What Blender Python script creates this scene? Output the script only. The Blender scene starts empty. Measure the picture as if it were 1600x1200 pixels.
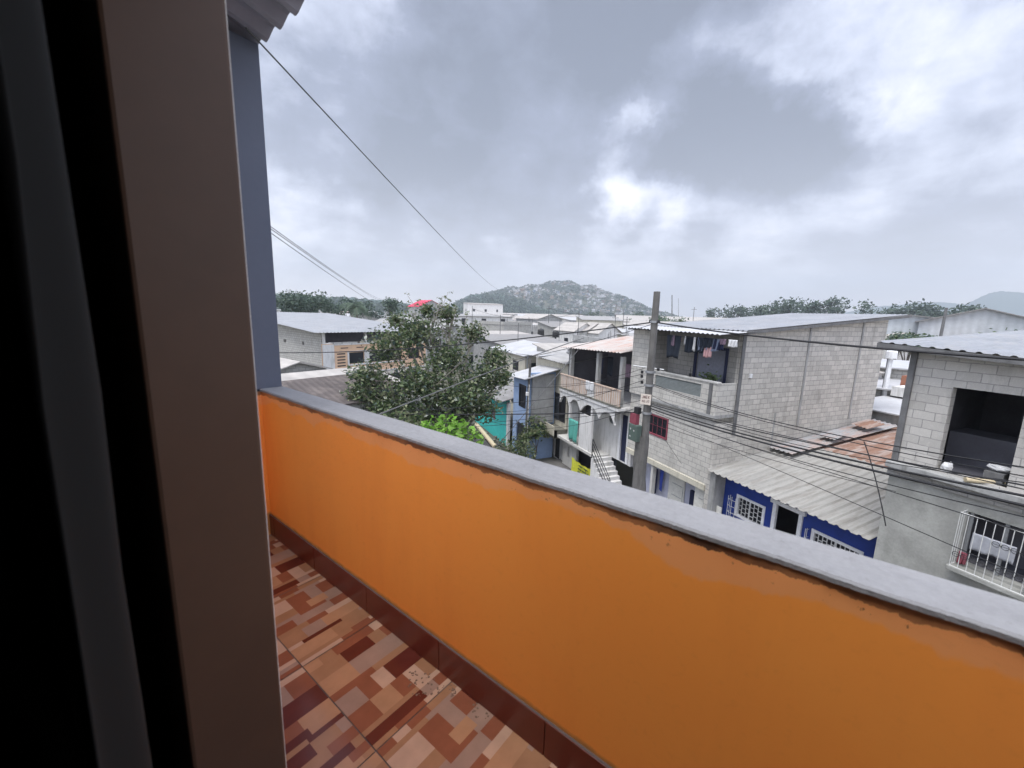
import bpy, math, random
import numpy as np
from mathutils import Vector, Matrix
random.seed(7)
RNG = np.random.default_rng(11)
S = bpy.context.scene
C = S.collection
R = math.radians

# ------------------------------------------------------------------ camera
EYE = Vector((0, 0, 9.2))
ax_r = Vector((0.9245030, -0.3802532, 0.0264919))
ax_u = Vector((0.0403307, 0.1666921, 0.9851838))
ax_b = Vector((-0.3790353, -0.9097369, 0.1694432))
FPX = 646.0                                   # focal length in photo pixels (1600 wide)
cam = bpy.data.cameras.new("camera"); cam.lens = FPX / 1600 * 36; cam.sensor_width = 36
cam.clip_start = 0.02; cam.clip_end = 12000
co = bpy.data.objects.new("camera", cam); C.objects.link(co)
mw = Matrix.Identity(4)
for i in range(3):
    mw[i][0] = ax_r[i]; mw[i][1] = ax_u[i]; mw[i][2] = ax_b[i]; mw[i][3] = EYE[i]
co.matrix_world = mw
S.camera = co
cam.dof.use_dof = True; cam.dof.focus_distance = 13.0; cam.dof.aperture_fstop = 4.0

def ray(px, py):
    return ax_r * (px - 800) + ax_u * (600 - py) - ax_b * FPX
def atX(px, py, x):
    d = ray(px, py); return EYE + d * (x / d.x)
def atY(px, py, y):
    d = ray(px, py); return EYE + d * (y / d.y)
def atZ(px, py, z):
    d = ray(px, py); return EYE + d * ((z - EYE.z) / d.z)
def atD(px, py, dist):
    d = ray(px, py); h = math.hypot(d.x, d.y); return EYE + d * (dist / h)

# ------------------------------------------------------------------ light and exposure
S.view_settings.view_transform = 'Standard'
S.view_settings.look = 'None'
S.view_settings.gamma = 1.0
S.view_settings.exposure = 0.7
S.cycles.max_bounces = 8
S.cycles.diffuse_bounces = 5
S.cycles.volume_bounces = 0
SUN_EL, SUN_AZ = R(70), R(245)                # azimuth measured from +Y towards +X
sl = bpy.data.lights.new("sun", 'SUN'); sl.energy = 2.4; sl.angle = R(30); sl.color = (1, .97, .92)
so = bpy.data.objects.new("sun", sl); C.objects.link(so)
sd = Vector((math.cos(SUN_EL) * math.sin(SUN_AZ), math.cos(SUN_EL) * math.cos(SUN_AZ), math.sin(SUN_EL)))
so.rotation_euler = sd.to_track_quat('Z', 'Y').to_euler()

W = bpy.data.worlds.new("World"); S.world = W; W.use_nodes = True
nt = W.node_tree; nt.nodes.clear()
def N(t, **k):
    n = nt.nodes.new(t)
    for a, b in k.items(): setattr(n, a, b)
    return n
def L(a, b): nt.links.new(a, b)
def M2(op, a, b=None, clamp=False):
    n = nt.nodes.new('ShaderNodeMath'); n.operation = op; n.use_clamp = clamp
    for i, v in enumerate((a, b)):
        if v is None: continue
        if isinstance(v, (int, float)): n.inputs[i].default_value = v
        else: nt.links.new(v, n.inputs[i])
    return n.outputs[0]
tc = N('ShaderNodeTexCoord')
sky = N('ShaderNodeTexSky'); sky.sky_type = 'NISHITA'; sky.sun_disc = False
sky.sun_elevation = SUN_EL; sky.sun_rotation = SUN_AZ; sky.air_density = 1.5; sky.dust_density = 3
gen = tc.outputs['Generated']
# cloud layer: direction warped by noise, flattened towards the horizon
sep = N('ShaderNodeSeparateXYZ'); L(gen, sep.inputs[0])
zc = M2('ADD', M2('MAXIMUM', sep.outputs[2], 0.0), 0.22)
cmb = N('ShaderNodeCombineXYZ')
L(M2('DIVIDE', sep.outputs[0], zc), cmb.inputs[0]); L(M2('DIVIDE', sep.outputs[1], zc), cmb.inputs[1])
def noise(vec, scale, detail=6, rough=.55, dist=0.0):
    n = N('ShaderNodeTexNoise'); L(vec, n.inputs['Vector']); n.inputs['Scale'].default_value = scale
    n.inputs['Detail'].default_value = detail; n.inputs['Roughness'].default_value = rough
    n.inputs['Distortion'].default_value = dist
    return n
wn = noise(gen, 6.5, 7, .62)
sub = N('ShaderNodeVectorMath', operation='SUBTRACT'); L(wn.outputs['Color'], sub.inputs[0]); sub.inputs[1].default_value = (.5, .5, .5)
scl = N('ShaderNodeVectorMath', operation='SCALE'); L(sub.outputs[0], scl.inputs[0]); scl.inputs['Scale'].default_value = .20
addv = N('ShaderNodeVectorMath', operation='ADD'); L(gen, addv.inputs[0]); L(scl.outputs[0], addv.inputs[1])
nrm = N('ShaderNodeVectorMath', operation='NORMALIZE'); L(addv.outputs[0], nrm.inputs[0])
# big cloud masses of the overcast: (where in the sky, size in degrees, darker < 0 < lighter)
BL = [(600, 130, 9, -.16), (830, 40, 9, -.20), (1060, 20, 7, -.34), (960, 110, 6, -.22), (760, 190, 8, -.14), (480, 260, 7, -.16), (700, 290, 7, -.20),
      (880, 330, 4.5, -.30), (800, 350, 4, -.14), (560, 310, 5, -.12), (1110, 170, 3.5, -.22), (1120, 235, 4, -.50), (1210, 240, 3.4, -.46), (1290, 228, 3, -.42), (1050, 250, 3, -.26), (1240, 200, 3, -.2),
      (1150, 100, 3, .10), (1230, 60, 4.5, .06), (1400, 10, 6, .16), (1340, 150, 4, .04),
      (965, 300, 2.2, .26), (1040, 312, 3, .34), (1100, 320, 3.5, .22), (940, 345, 2.5, .30), (1005, 165, 1.8, .34), (1050, 120, 2.0, .22), (1100, 60, 2.2, .2), (960, 230, 1.8, .14), (800, 225, 2.5, .12), (560, 180, 2.5, .10), (620, 250, 3, -.12), (985, 180, 1.4, .16), (610, 20, 3, .20), (450, 60, 4, .10), (690, 165, 2, .12), (880, 170, 2, .12),
      (560, 345, 2.6, .26), (455, 340, 3.5, .26), (640, 345, 2, .10), (1370, 190, 3, .04), (1450, 200, 5, .06), (1500, 90, 5, -.08), (1480, 430, 5, -.26), (1350, 440, 3.5, -.20),
      (1430, 330, 4, -.08), (985, 365, 1.7, -.26), (1075, 395, 2.2, -.24), (1020, 335, 1.3, -.20), (1110, 360, 1.5, -.14), (1280, 320, 4, .10), (860, 400, 3, .12)]
acc = None
for (bx, by, sg, w) in BL:
    d = ray(bx, by).normalized()
    dn = N('ShaderNodeVectorMath', operation='DOT_PRODUCT'); L(nrm.outputs[0], dn.inputs[0]); dn.inputs[1].default_value = d
    k = 1.0 / (R(sg) ** 2)
    e = M2('EXPONENT', M2('MULTIPLY', M2('SUBTRACT', dn.outputs['Value'], 1.0), k))
    v = M2('MULTIPLY', e, w)
    acc = v if acc is None else M2('ADD', acc, v)
n1 = noise(cmb.outputs[0], 1.7, 7, .58, .25)
n2 = noise(cmb.outputs[0], 6.0, 5, .55, .1)
val = M2('ADD', M2('ADD', acc, .66), M2('MULTIPLY', M2('SUBTRACT', n1.outputs['Fac'], .5), .75))
val = M2('ADD', val, M2('MULTIPLY', M2('SUBTRACT', n2.outputs['Fac'], .5), .30))
n3 = noise(gen, 11, 8, .62, .35)
n4 = noise(gen, 4.0, 4, .55, .6)
val = M2('ADD', val, M2('MULTIPLY', M2('SUBTRACT', n3.outputs['Fac'], .5), .40))
val = M2('ADD', val, M2('MULTIPLY', M2('SUBTRACT', n4.outputs['Fac'], .5), .45))
val = M2('ADD', M2('MULTIPLY', M2('SUBTRACT', val, .6), 1.4), .53)
cr = N('ShaderNodeValToRGB'); L(val, cr.inputs[0])
el = cr.color_ramp.elements
el[0].position = 0.0; el[0].color = (.148, .168, .226, 1)
el[1].position = 1.0; el[1].color = (.92, .925, .98, 1)
e_ = cr.color_ramp.elements.new(.36); e_.color = (.238, .266, .362, 1)
e_ = cr.color_ramp.elements.new(.66); e_.color = (.52, .56, .69, 1)
# whitish band of distant cloud along the horizon
hz = M2('MULTIPLY', M2('EXPONENT', M2('MULTIPLY', M2('MAXIMUM', sep.outputs[2], 0.0), -10.0)), .85)
mxh = N('ShaderNodeMix', data_type='RGBA'); L(hz, mxh.inputs[0]); L(cr.outputs[0], mxh.inputs[6]); mxh.inputs[7].default_value = (1.32, 1.23, 1.19, 1)
# thin share of the clear sky above
skm = N('ShaderNodeVectorMath', operation='SCALE'); L(sky.outputs[0], skm.inputs[0]); skm.inputs['Scale'].default_value = .10
mxs = N('ShaderNodeMix', data_type='RGBA'); mxs.inputs[0].default_value = .06; L(mxh.outputs[2], mxs.inputs[6]); L(skm.outputs[0], mxs.inputs[7])
# unseen sky overhead and behind the camera is boosted to light the scene
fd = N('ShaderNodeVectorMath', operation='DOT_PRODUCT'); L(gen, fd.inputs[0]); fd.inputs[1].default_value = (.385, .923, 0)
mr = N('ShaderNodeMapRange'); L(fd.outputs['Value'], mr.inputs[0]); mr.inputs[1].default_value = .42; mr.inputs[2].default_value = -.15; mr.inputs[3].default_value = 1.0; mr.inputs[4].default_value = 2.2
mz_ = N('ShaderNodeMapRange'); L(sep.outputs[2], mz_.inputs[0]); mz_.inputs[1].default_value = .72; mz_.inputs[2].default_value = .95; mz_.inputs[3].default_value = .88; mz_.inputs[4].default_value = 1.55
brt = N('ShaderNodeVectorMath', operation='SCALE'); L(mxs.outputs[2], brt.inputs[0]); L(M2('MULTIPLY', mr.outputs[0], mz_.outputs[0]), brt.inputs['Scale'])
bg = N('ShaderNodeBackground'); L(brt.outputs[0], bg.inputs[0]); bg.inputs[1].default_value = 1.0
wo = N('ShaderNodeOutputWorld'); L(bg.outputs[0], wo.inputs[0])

# ------------------------------------------------------------------ materials
MATS = {}
class NT:
    def __init__(s, name):
        s.m = bpy.data.materials.new(name); s.m.use_nodes = True; s.t = s.m.node_tree; s.t.nodes.clear()
        s.p = s.n('ShaderNodeBsdfPrincipled'); s.o = s.n('ShaderNodeOutputMaterial'); s.l(s.p.outputs[0], s.o.inputs[0])
        s.tc = s.n('ShaderNodeTexCoord')
    def n(s, t, **k):
        x = s.t.nodes.new(t)
        for a, b in k.items(): setattr(x, a, b)
        return x
    def l(s, a, b): s.t.links.new(a, b)
    def math(s, op, a, b=None, clamp=False):
        n = s.n('ShaderNodeMath', operation=op); n.use_clamp = clamp
        for i, v in enumerate((a, b)):
            if v is None: continue
            if isinstance(v, (int, float)): n.inputs[i].default_value = v
            else: s.l(v, n.inputs[i])
        return n.outputs[0]
    def noise(s, scale, detail=5, rough=.55, vec=None, sx=(1, 1, 1)):
        mp = s.n('ShaderNodeMapping'); s.l(vec or s.tc.outputs['Object'], mp.inputs[0]); mp.inputs['Scale'].default_value = sx
        n = s.n('ShaderNodeTexNoise'); s.l(mp.outputs[0], n.inputs['Vector']); n.inputs['Scale'].default_value = scale
        n.inputs['Detail'].default_value = detail; n.inputs['Roughness'].default_value = rough
        return n.outputs['Fac']
    def ramp(s, v, a, b):
        n = s.n('ShaderNodeMapRange'); s.l(v, n.inputs[0]); n.inputs[1].default_value = a; n.inputs[2].default_value = b
        return n.outputs[0]
    def mix(s, f, a, b, mode='MIX'):
        n = s.n('ShaderNodeMix', data_type='RGBA'); n.blend_type = mode
        for i, v in ((0, f), (6, a), (7, b)):
            if isinstance(v, (int, float)): n.inputs[i].default_value = v
            elif isinstance(v, tuple): n.inputs[i].default_value = (*v[:3], 1)
            else: s.l(v, n.inputs[i])
        return n.outputs[2]
    def bump(s, h, st=.3, d=.01):
        b = s.n('ShaderNodeBump'); s.l(h, b.inputs['Height']); b.inputs['Strength'].default_value = st; b.inputs['Distance'].default_value = d
        s.l(b.outputs[0], s.p.inputs['Normal']); return b
    def rough(s, v): s.p.inputs['Roughness'].default_value = v
    def col(s, c):
        if isinstance(c, tuple): s.p.inputs['Base Color'].default_value = (*c[:3], 1)
        else: s.l(c, s.p.inputs['Base Color'])
    def uv(s):
        """wall coordinates: along the wall, height"""
        sp = s.n('ShaderNodeSeparateXYZ'); s.l(s.tc.outputs['Object'], sp.inputs[0])
        sn = s.n('ShaderNodeSeparateXYZ'); s.l(s.tc.outputs['Normal'], sn.inputs[0])
        g = s.math('GREATER_THAN', s.math('ABSOLUTE', sn.outputs[0]), .6)
        u = s.n('ShaderNodeMix', data_type='FLOAT'); s.l(g, u.inputs[0]); s.l(sp.outputs[0], u.inputs[2]); s.l(sp.outputs[1], u.inputs[3])
        c = s.n('ShaderNodeCombineXYZ'); s.l(u.outputs[0], c.inputs[0]); s.l(sp.outputs[2], c.inputs[1])
        return c.outputs[0]

def scale3(c, k): return tuple(min(1, x * k) for x in c)
def plain(name, c, rough=.85, var=.15, sc=3, stain=None, st_amt=.5, bump=.15, streak=False, metal=0, spec=.3):
    """painted or plastered surface: mottled colour, stains or runs, fine bump"""
    m = NT(name); m.rough(rough); m.p.inputs['Metallic'].default_value = metal
    m.p.inputs['Specular IOR Level'].default_value = spec
    a = m.noise(sc, 6, .6); b = m.noise(sc * 14, 3, .6)
    c1 = m.mix(m.ramp(a, .3, .7), scale3(c, 1 - var), scale3(c, 1 + var))
    c1 = m.mix(m.ramp(b, .35, .65), c1, m.mix(1.0, c1, (1 - var * .5,) * 3, 'MULTIPLY'))
    if stain:
        sx = (2.5, 2.5, .35) if streak else (1, 1, 1)
        s2 = m.noise(sc * .8 if not streak else 2.2, 7, .65, sx=sx)
        c1 = m.mix(m.math('MULTIPLY', m.ramp(s2, .5, .72), st_amt, True), c1, stain)
    m.col(c1)
    m.bump(b, bump, .01)
    MATS[name] = m.m; return m.m
def block(name, c, mortar, bw=.40, bh=.20, mw=.014, var=.10, stain=(.20, .19, .17), st=.4, off=.5):
    """bare concrete block wall with its joints"""
    m = NT(name); m.rough(.92); m.p.inputs['Specular IOR Level'].default_value = .15
    uv = m.uv()
    nz = m.n('ShaderNodeTexNoise'); m.l(uv, nz.inputs['Vector']); nz.inputs['Scale'].default_value = 5; nz.inputs['Detail'].default_value = 3
    w0 = m.n('ShaderNodeVectorMath', operation='SUBTRACT'); m.l(nz.outputs['Color'], w0.inputs[0]); w0.inputs[1].default_value = (.5, .5, .5)
    ws = m.n('ShaderNodeVectorMath', operation='SCALE'); m.l(w0.outputs[0], ws.inputs[0]); ws.inputs['Scale'].default_value = .028
    wa = m.n('ShaderNodeVectorMath', operation='ADD'); m.l(uv, wa.inputs[0]); m.l(ws.outputs[0], wa.inputs[1])
    br = m.n('ShaderNodeTexBrick'); m.l(wa.outputs[0], br.inputs['Vector']); br.offset = off
    br.inputs['Scale'].default_value = 1; br.inputs['Brick Width'].default_value = bw; br.inputs['Row Height'].default_value = bh
    br.inputs['Mortar Size'].default_value = mw; br.inputs['Mortar Smooth'].default_value = .35; br.inputs['Bias'].default_value = 0
    br.inputs['Color1'].default_value = (*scale3(c, 1 - var), 1); br.inputs['Color2'].default_value = (*scale3(c, 1 + var), 1)
    br.inputs['Mortar'].default_value = (*mortar, 1)
    a = m.noise(1.1, 6, .65); b = m.noise(45, 3, .6); s_ = m.noise(1.6, 7, .7, sx=(1.6, 1.6, .5)); e = m.noise(9, 4, .7)
    c1 = m.mix(m.ramp(b, .3, .7), br.outputs['Color'], m.mix(1.0, br.outputs['Color'], (.86, .86, .86), 'MULTIPLY'))
    c1 = m.mix(m.math('MULTIPLY', m.ramp(e, .52, .68), .35), c1, scale3(c, 1.22))      # smeared mortar
    c1 = m.mix(m.math('MULTIPLY', m.ramp(a, .35, .75), .22), c1, scale3(c, .72))
    c1 = m.mix(m.math('MULTIPLY', m.ramp(s_, .52, .72), st), c1, stain)
    m.col(c1)
    h = m.math('ADD', m.math('MULTIPLY', br.outputs['Fac'], -1.0), m.math('MULTIPLY', b, .35))
    m.bump(h, .55, .012)
    MATS[name] = m.m; return m.m
def sheet(name, c, rust=None, amt=.5, rough=.55, metal=.2, ax='X', per=0, streak=(1, 1, 1)):
    """metal or fibre cement roof sheet; per > 0 adds fine ribs for far roofs"""
    m = NT(name); m.rough(rough); m.p.inputs['Metallic'].default_value = metal; m.p.inputs['Specular IOR Level'].default_value = .3
    a = m.noise(.9, 6, .65, sx=streak); b = m.noise(12, 4, .6)
    c1 = m.mix(m.ramp(a, .3, .7), scale3(c, .84), scale3(c, 1.12))
    c1 = m.mix(m.ramp(b, .3, .7), c1, m.mix(1.0, c1, (.9, .9, .9), 'MULTIPLY'))
    if rust:
        s1 = m.noise(1.3, 8, .7, sx=streak)
        c1 = m.mix(m.math('MULTIPLY', m.ramp(s1, .48, .62), amt), c1, rust)
    if per:
        sp = m.n('ShaderNodeSeparateXYZ'); m.l(m.tc.outputs['Object'], sp.inputs[0])
        w = m.math('SINE', m.math('MULTIPLY', sp.outputs[0 if ax == 'X' else 1], 2 * math.pi / per))
        c1 = m.mix(m.ramp(w, -1, 1), m.mix(1.0, c1, (.90, .90, .90), 'MULTIPLY'), c1)
        m.bump(w, .5, .03)
    m.col(c1)
    MATS[name] = m.m; return m.m
def flat(name, c, rough=.6, metal=0, spec=.4):
    m = NT(name); m.rough(rough); m.p.inputs['Metallic'].default_value = metal; m.p.inputs['Specular IOR Level'].default_value = spec
    n_ = m.noise(9, 4, .6)
    m.col(m.mix(m.ramp(n_, .3, .7), scale3(c, .88), scale3(c, 1.1)))
    MATS[name] = m.m; return m.m
def leafmat(name, c, trans=.35):
    m = NT(name); m.rough(.55); m.p.inputs['Specular IOR Level'].default_value = .35
    n_ = m.noise(1.7, 3, .6)
    cc = m.mix(m.ramp(n_, .3, .7), scale3(c, .72), scale3(c, 1.3)); m.col(cc)
    t = m.n('ShaderNodeBsdfTranslucent'); m.l(cc, t.inputs[0])
    mx = m.n('ShaderNodeMixShader'); mx.inputs[0].default_value = trans
    m.l(m.p.outputs[0], mx.inputs[1]); m.l(t.outputs[0], mx.inputs[2]); m.l(mx.outputs[0], m.o.inputs[0])
    MATS[name] = m.m; return m.m

block('block_pale', (.54, .52, .475), (.33, .32, .30), mw=.014, st=.5)
block('block_side', (.52, .495, .45), (.32, .31, .29), mw=.014, st=.5, var=.14)
block('block_near', (.50, .48, .445), (.31, .30, .29), mw=.010, st=.5)
block('block_near_stack', (.50, .47, .44), (.27, .265, .27), mw=.010, st=.25, off=0.0)
block('block_grey', (.32, .31, .29), (.21, .205, .20), st=.5)
block('block_far', (.42, .41, .38), (.24, .24, .23), bw=.4, bh=.2, mw=.02, st=.5)
plain('concrete', (.33, .33, .32), .9, .18, 2.5, (.12, .12, .11), .6, .3, True)
plain('concrete_dark', (.15, .15, .15), .9, .2, 3, (.05, .05, .05), .5, .3, True)
plain('concrete_mossy', (.17, .165, .14), .95, .35, 3, (.05, .055, .04), .8, .4)
plain('plaster_grey', (.325, .325, .30), .92, .22, 1.3, (.17, .175, .155), .85, .3)
plain('plaster_pale', (.50, .49, .46), .9, .1, 2, (.28, .27, .24), .6, .15, True)
plain('plaster_white', (.64, .63, .61), .85, .08, 2, (.30, .29, .25), .75, .1, True)
plain('plaster_beige', (.52, .49, .40), .9, .1, 2, (.25, .24, .19), .6, .15, True)
plain('plaster_peach', (.66, .45, .30), .9, .08, 2, (.42, .32, .24), .4, .1)
plain('plaster_lavender', (.42, .43, .52), .9, .08, 2, (.25, .25, .28), .5, .1)
plain('paint_blue', (.018, .045, .24), .6, .15, 3, (.03, .04, .09), .5, .08)
plain('paint_light_blue', (.28, .38, .56), .8, .08, 2, (.22, .28, .36), .5, .1)
plain('paint_turquoise', (.06, .50, .46), .75, .08, 2, (.05, .28, .26), .4, .1)
plain('paint_grey_blue', (.10, .112, .150), .7, .06, 2, None, 0, .08)
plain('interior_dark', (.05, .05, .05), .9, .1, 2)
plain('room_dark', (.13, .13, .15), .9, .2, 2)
plain('facade_bounce_cream', (.88, .86, .81), .8, .06, 1.2, (.6, .55, .48), .3, .1)
plain('jamb_brown', (.095, .054, .034), .5, .12, 1.6, (.06, .036, .026), .4, .04, spec=.35)
plain('asphalt', (.055, .055, .056), .95, .2, 1.2, (.10, .095, .085), .6, .5)
plain('sidewalk', (.12, .115, .11), .95, .2, 1.5, (.10, .10, .09), .6, .3)
plain('earth', (.13, .125, .10), 1, .3, .05, (.07, .09, .045), .7, .2)
plain('rubble', (.25, .22, .19), 1, .3, 6, (.10, .09, .08), .6, .6)
plain('pole_concrete', (.135, .13, .122), .95, .22, 2.2, (.07, .065, .06), .7, .6, True)
plain('peeling_panel', (.50, .38, .30), .85, .15, 3, (.36, .33, .30), .7, .15, True)
plain('cloth_dark', (.022, .028, .040), .95, .2, 4)
plain('brick_red', (.32, .14, .09), .9, .15, 4, (.18, .12, .1), .5, .3)
sheet('roof_white', (.45, .45, .455), None, 0, .5, .1)
sheet('roof_zinc', (.31, .32, .335), (.38, .36, .34), .35, .45, .35)
sheet('roof_fibre', (.30, .292, .27), (.19, .175, .155), .65, .9, 0, streak=(.6, 3, 1))
sheet('roof_rusty', (.235, .135, .095), (.34, .29, .26), .8, .85, 0, streak=(.5, 3, 1))
sheet('roof_patina', (.33, .325, .32), (.36, .22, .17), .6, .7, .1, streak=(.5, 2.5, 1))
sheet('roof_peach', (.42, .385, .355), (.38, .22, .17), .8, .85, 0, streak=(.5, 2, 1))
sheet('roof_far_zinc', (.34, .335, .325), (.35, .33, .31), .4, .6, .2, 'X', .75)
sheet('roof_far_pale', (.40, .375, .345), (.42, .40, .37), .4, .7, .1, 'X', .9)
sheet('roof_far_grey', (.24, .235, .23), (.24, .22, .20), .5, .8, 0, 'X', .6)
sheet('roof_far_rust', (.36, .26, .21), (.42, .38, .35), .5, .85, 0, 'X', .8)
sheet('roof_pink', (.55, .05, .10), None, 0, .7, 0, 'X', 1.2)
sheet('roof_tile_dark', (.10, .085, .08), (.2, .17, .15), .5, .9, 0, 'X', .3)
sheet('eave_zinc', (.40, .40, .47), (.26, .25, .28), .5, .5, .3, streak=(1, .4, 1))
sheet('warehouse_wall', (.45, .48, .50), (.36, .38, .4), .3, .7, 0, 'X', 1.0)
flat('window_dark', (.012, .014, .020), .35)
flat('glass_dim', (.05, .055, .065), .15, spec=.6)
flat('white_paint', (.72, .72, .72), .5)
flat('grille_white', (.55, .55, .53), .5)
flat('iron_black', (.02, .02, .022), .6)
flat('cable_black', (.018, .018, .02), .7)
flat('cable_grey', (.10, .10, .10), .7)
flat('steel_grey', (.30, .31, .32), .45, .5)
flat('box_green', (.075, .105, .09), .7)
flat('frame_red', (.22, .05, .07), .7)
flat('tarp_green', (.010, .045, .038), .8)
flat('cloth_mint', (.10, .36, .30), .9)
flat('cloth_pale', (.36, .37, .40), .95)
flat('cloth_white', (.60, .60, .60), .95)
flat('cloth_grey_blue', (.22, .26, .36), .95)
flat('cloth_pink', (.50, .30, .30), .95)
flat('cloth_mauve', (.24, .17, .22), .95)
flat('cloth_navy', (.02, .025, .06), .95)
flat('cloth_blue', (.04, .07, .33), .95)
flat('banner_yellow', (.55, .55, .05), .7)
flat('banner_ink', (.10, .13, .04), .8)
flat('sign_cream', (.60, .53, .46), .7)
flat('sign_ink', (.22, .12, .11), .8)
flat('louvre', (.23, .25, .24), .5, .3)
flat('pipe_tan', (.50, .42, .28), .6)
flat('door_white', (.60, .59, .54), .6)
flat('door_grey', (.20, .21, .26), .6)
flat('tank_blue', (.05, .12, .3), .5)
flat('tank_black', (.02, .02, .02), .5)
flat('tile_cream', (.50, .31, .21), .16); flat('tile_tan', (.34, .17, .09), .16); flat('tile_brown', (.25, .085, .045), .16)
flat('tile_maroon', (.11, .024, .016), .16); flat('tile_grey', (.33, .205, .15), .16); flat('tile_peach', (.42, .215, .115), .16)
for k in ('tile_cream', 'tile_tan', 'tile_brown', 'tile_maroon', 'tile_grey', 'tile_peach'):
    MATS[k].node_tree.nodes['Principled BSDF'].inputs['Roughness'].default_value = .16
flat('grout', (.12, .09, .08), .9)
flat('skirt_maroon', (.15, .030, .018), .28)
flat('bark', (.10, .08, .065), .95)
flat('bark_pale', (.22, .20, .17), .95)
leafmat('leaf_dark', (.050, .078, .034)); leafmat('leaf_mid', (.095, .135, .055)); leafmat('leaf_olive', (.19, .205, .115))
leafmat('leaf_silver', (.34, .36, .30)); leafmat('leaf_bright', (.16, .34, .04), .4); leafmat('leaf_fresh', (.27, .46, .09), .4)
leafmat('leaf_far', (.065, .098, .072)); leafmat('leaf_far_light', (.095, .135, .09)); leafmat('leaf_deep', (.045, .070, .060))

# orange parapet paint, with bare plaster showing in a ragged band under the coping
def orange():
    m = NT('parapet_orange'); m.rough(.62); m.p.inputs['Specular IOR Level'].default_value = .3
    sp = m.n('ShaderNodeSeparateXYZ'); m.l(m.tc.outputs['Object'], sp.inputs[0])
    z = sp.outputs[2]; y = sp.outputs[1]
    n1 = m.noise(2.2, 7, .62, sx=(1, 1, .5)); n2 = m.noise(14, 5, .65); n3 = m.noise(1.3, 4, .5); n4 = m.noise(30, 4, .7)
    edge = m.math('SUBTRACT', .902, m.math('MULTIPLY', m.ramp(n1, .42, .72), .085))
    edge = m.math('ADD', edge, m.math('MULTIPLY', m.math('SUBTRACT', n2, .5), .02))
    bare = m.math('MULTIPLY', m.ramp(m.math('SUBTRACT', z, edge), -.004, .008), .36)
    c1 = m.mix(m.ramp(n3, .3, .7), (1.0, .345, .062), (1.0, .385, .074))
    c1 = m.mix(m.math('MULTIPLY', m.ramp(n4, .55, .8), .12), c1, (.42, .17, .05))
    c1 = m.mix(bare, c1, (.80, .42, .25))
    crack = m.math('GREATER_THAN', z, m.math('ADD', .921, m.math('MULTIPLY', m.math('SUBTRACT', n2, .5), .05)))
    chip = m.math('MULTIPLY', m.ramp(m.noise(34, 5, .75), .63, .66), m.ramp(m.math('ADD', z, m.math('MULTIPLY', n3, .12)), .915, .955))
    dk = m.math('MAXIMUM', m.math('MULTIPLY', crack, m.math('ADD', .25, m.math('MULTIPLY', m.ramp(n1, .35, .65), .65))), m.math('MULTIPLY', chip, .8))
    c1 = m.mix(dk, c1, (.035, .025, .022))
    # scuffed dirty edge just above the skirting
    low = m.math('MULTIPLY', m.ramp(m.math('ADD', z, m.math('MULTIPLY', m.math('SUBTRACT', n2, .5), .03)), .158, .142), .6)
    c1 = m.mix(low, c1, (.20, .14, .07))
    hair = m.noise(3.2, 10, .75, sx=(1, .6, 1.8)); ln = m.math('MULTIPLY', m.ramp(m.math('ABSOLUTE', m.math('SUBTRACT', hair, .52)), .0035, 0.0), m.ramp(m.noise(.9, 2, .5), .52, .62))
    c1 = m.mix(m.math('MULTIPLY', ln, .25), c1, (.35, .15, .06))
    roll = m.noise(5, 4, .6, sx=(1, 1, .18)); c1 = m.mix(m.math('MULTIPLY', m.ramp(roll, .45, .7), .16), c1, (.72, .22, .05))
    m.col(c1); m.bump(m.math('ADD', n4, m.math('MULTIPLY', n2, 1.5)), .07, .004)
    MATS['parapet_orange'] = m.m
orange()
def coping():
    m = NT('coping_grey'); m.rough(.8); m.p.inputs['Specular IOR Level'].default_value = .25
    a = m.noise(1.8, 7, .65); b = m.noise(55, 5, .65); c = m.noise(7, 7, .7, sx=(1, .25, 1)); d = m.noise(22, 6, .75)
    c1 = m.mix(m.ramp(a, .3, .7), (.215, .213, .218), (.285, .283, .288))
    c1 = m.mix(m.math('MULTIPLY', m.ramp(c, .50, .70), .45), c1, (.18, .18, .19))
    c1 = m.mix(m.math('MULTIPLY', m.ramp(d, .60, .66), .55), c1, (.17, .165, .165))
    c1 = m.mix(m.math('MULTIPLY', m.ramp(b, .35, .65), .22), c1, (.38, .38, .385))
    m.col(c1); m.bump(m.math('ADD', m.math('MULTIPLY', c, 2.0), m.math('ADD', b, d)), .45, .006); MATS['coping_grey'] = m.m
coping()

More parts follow.
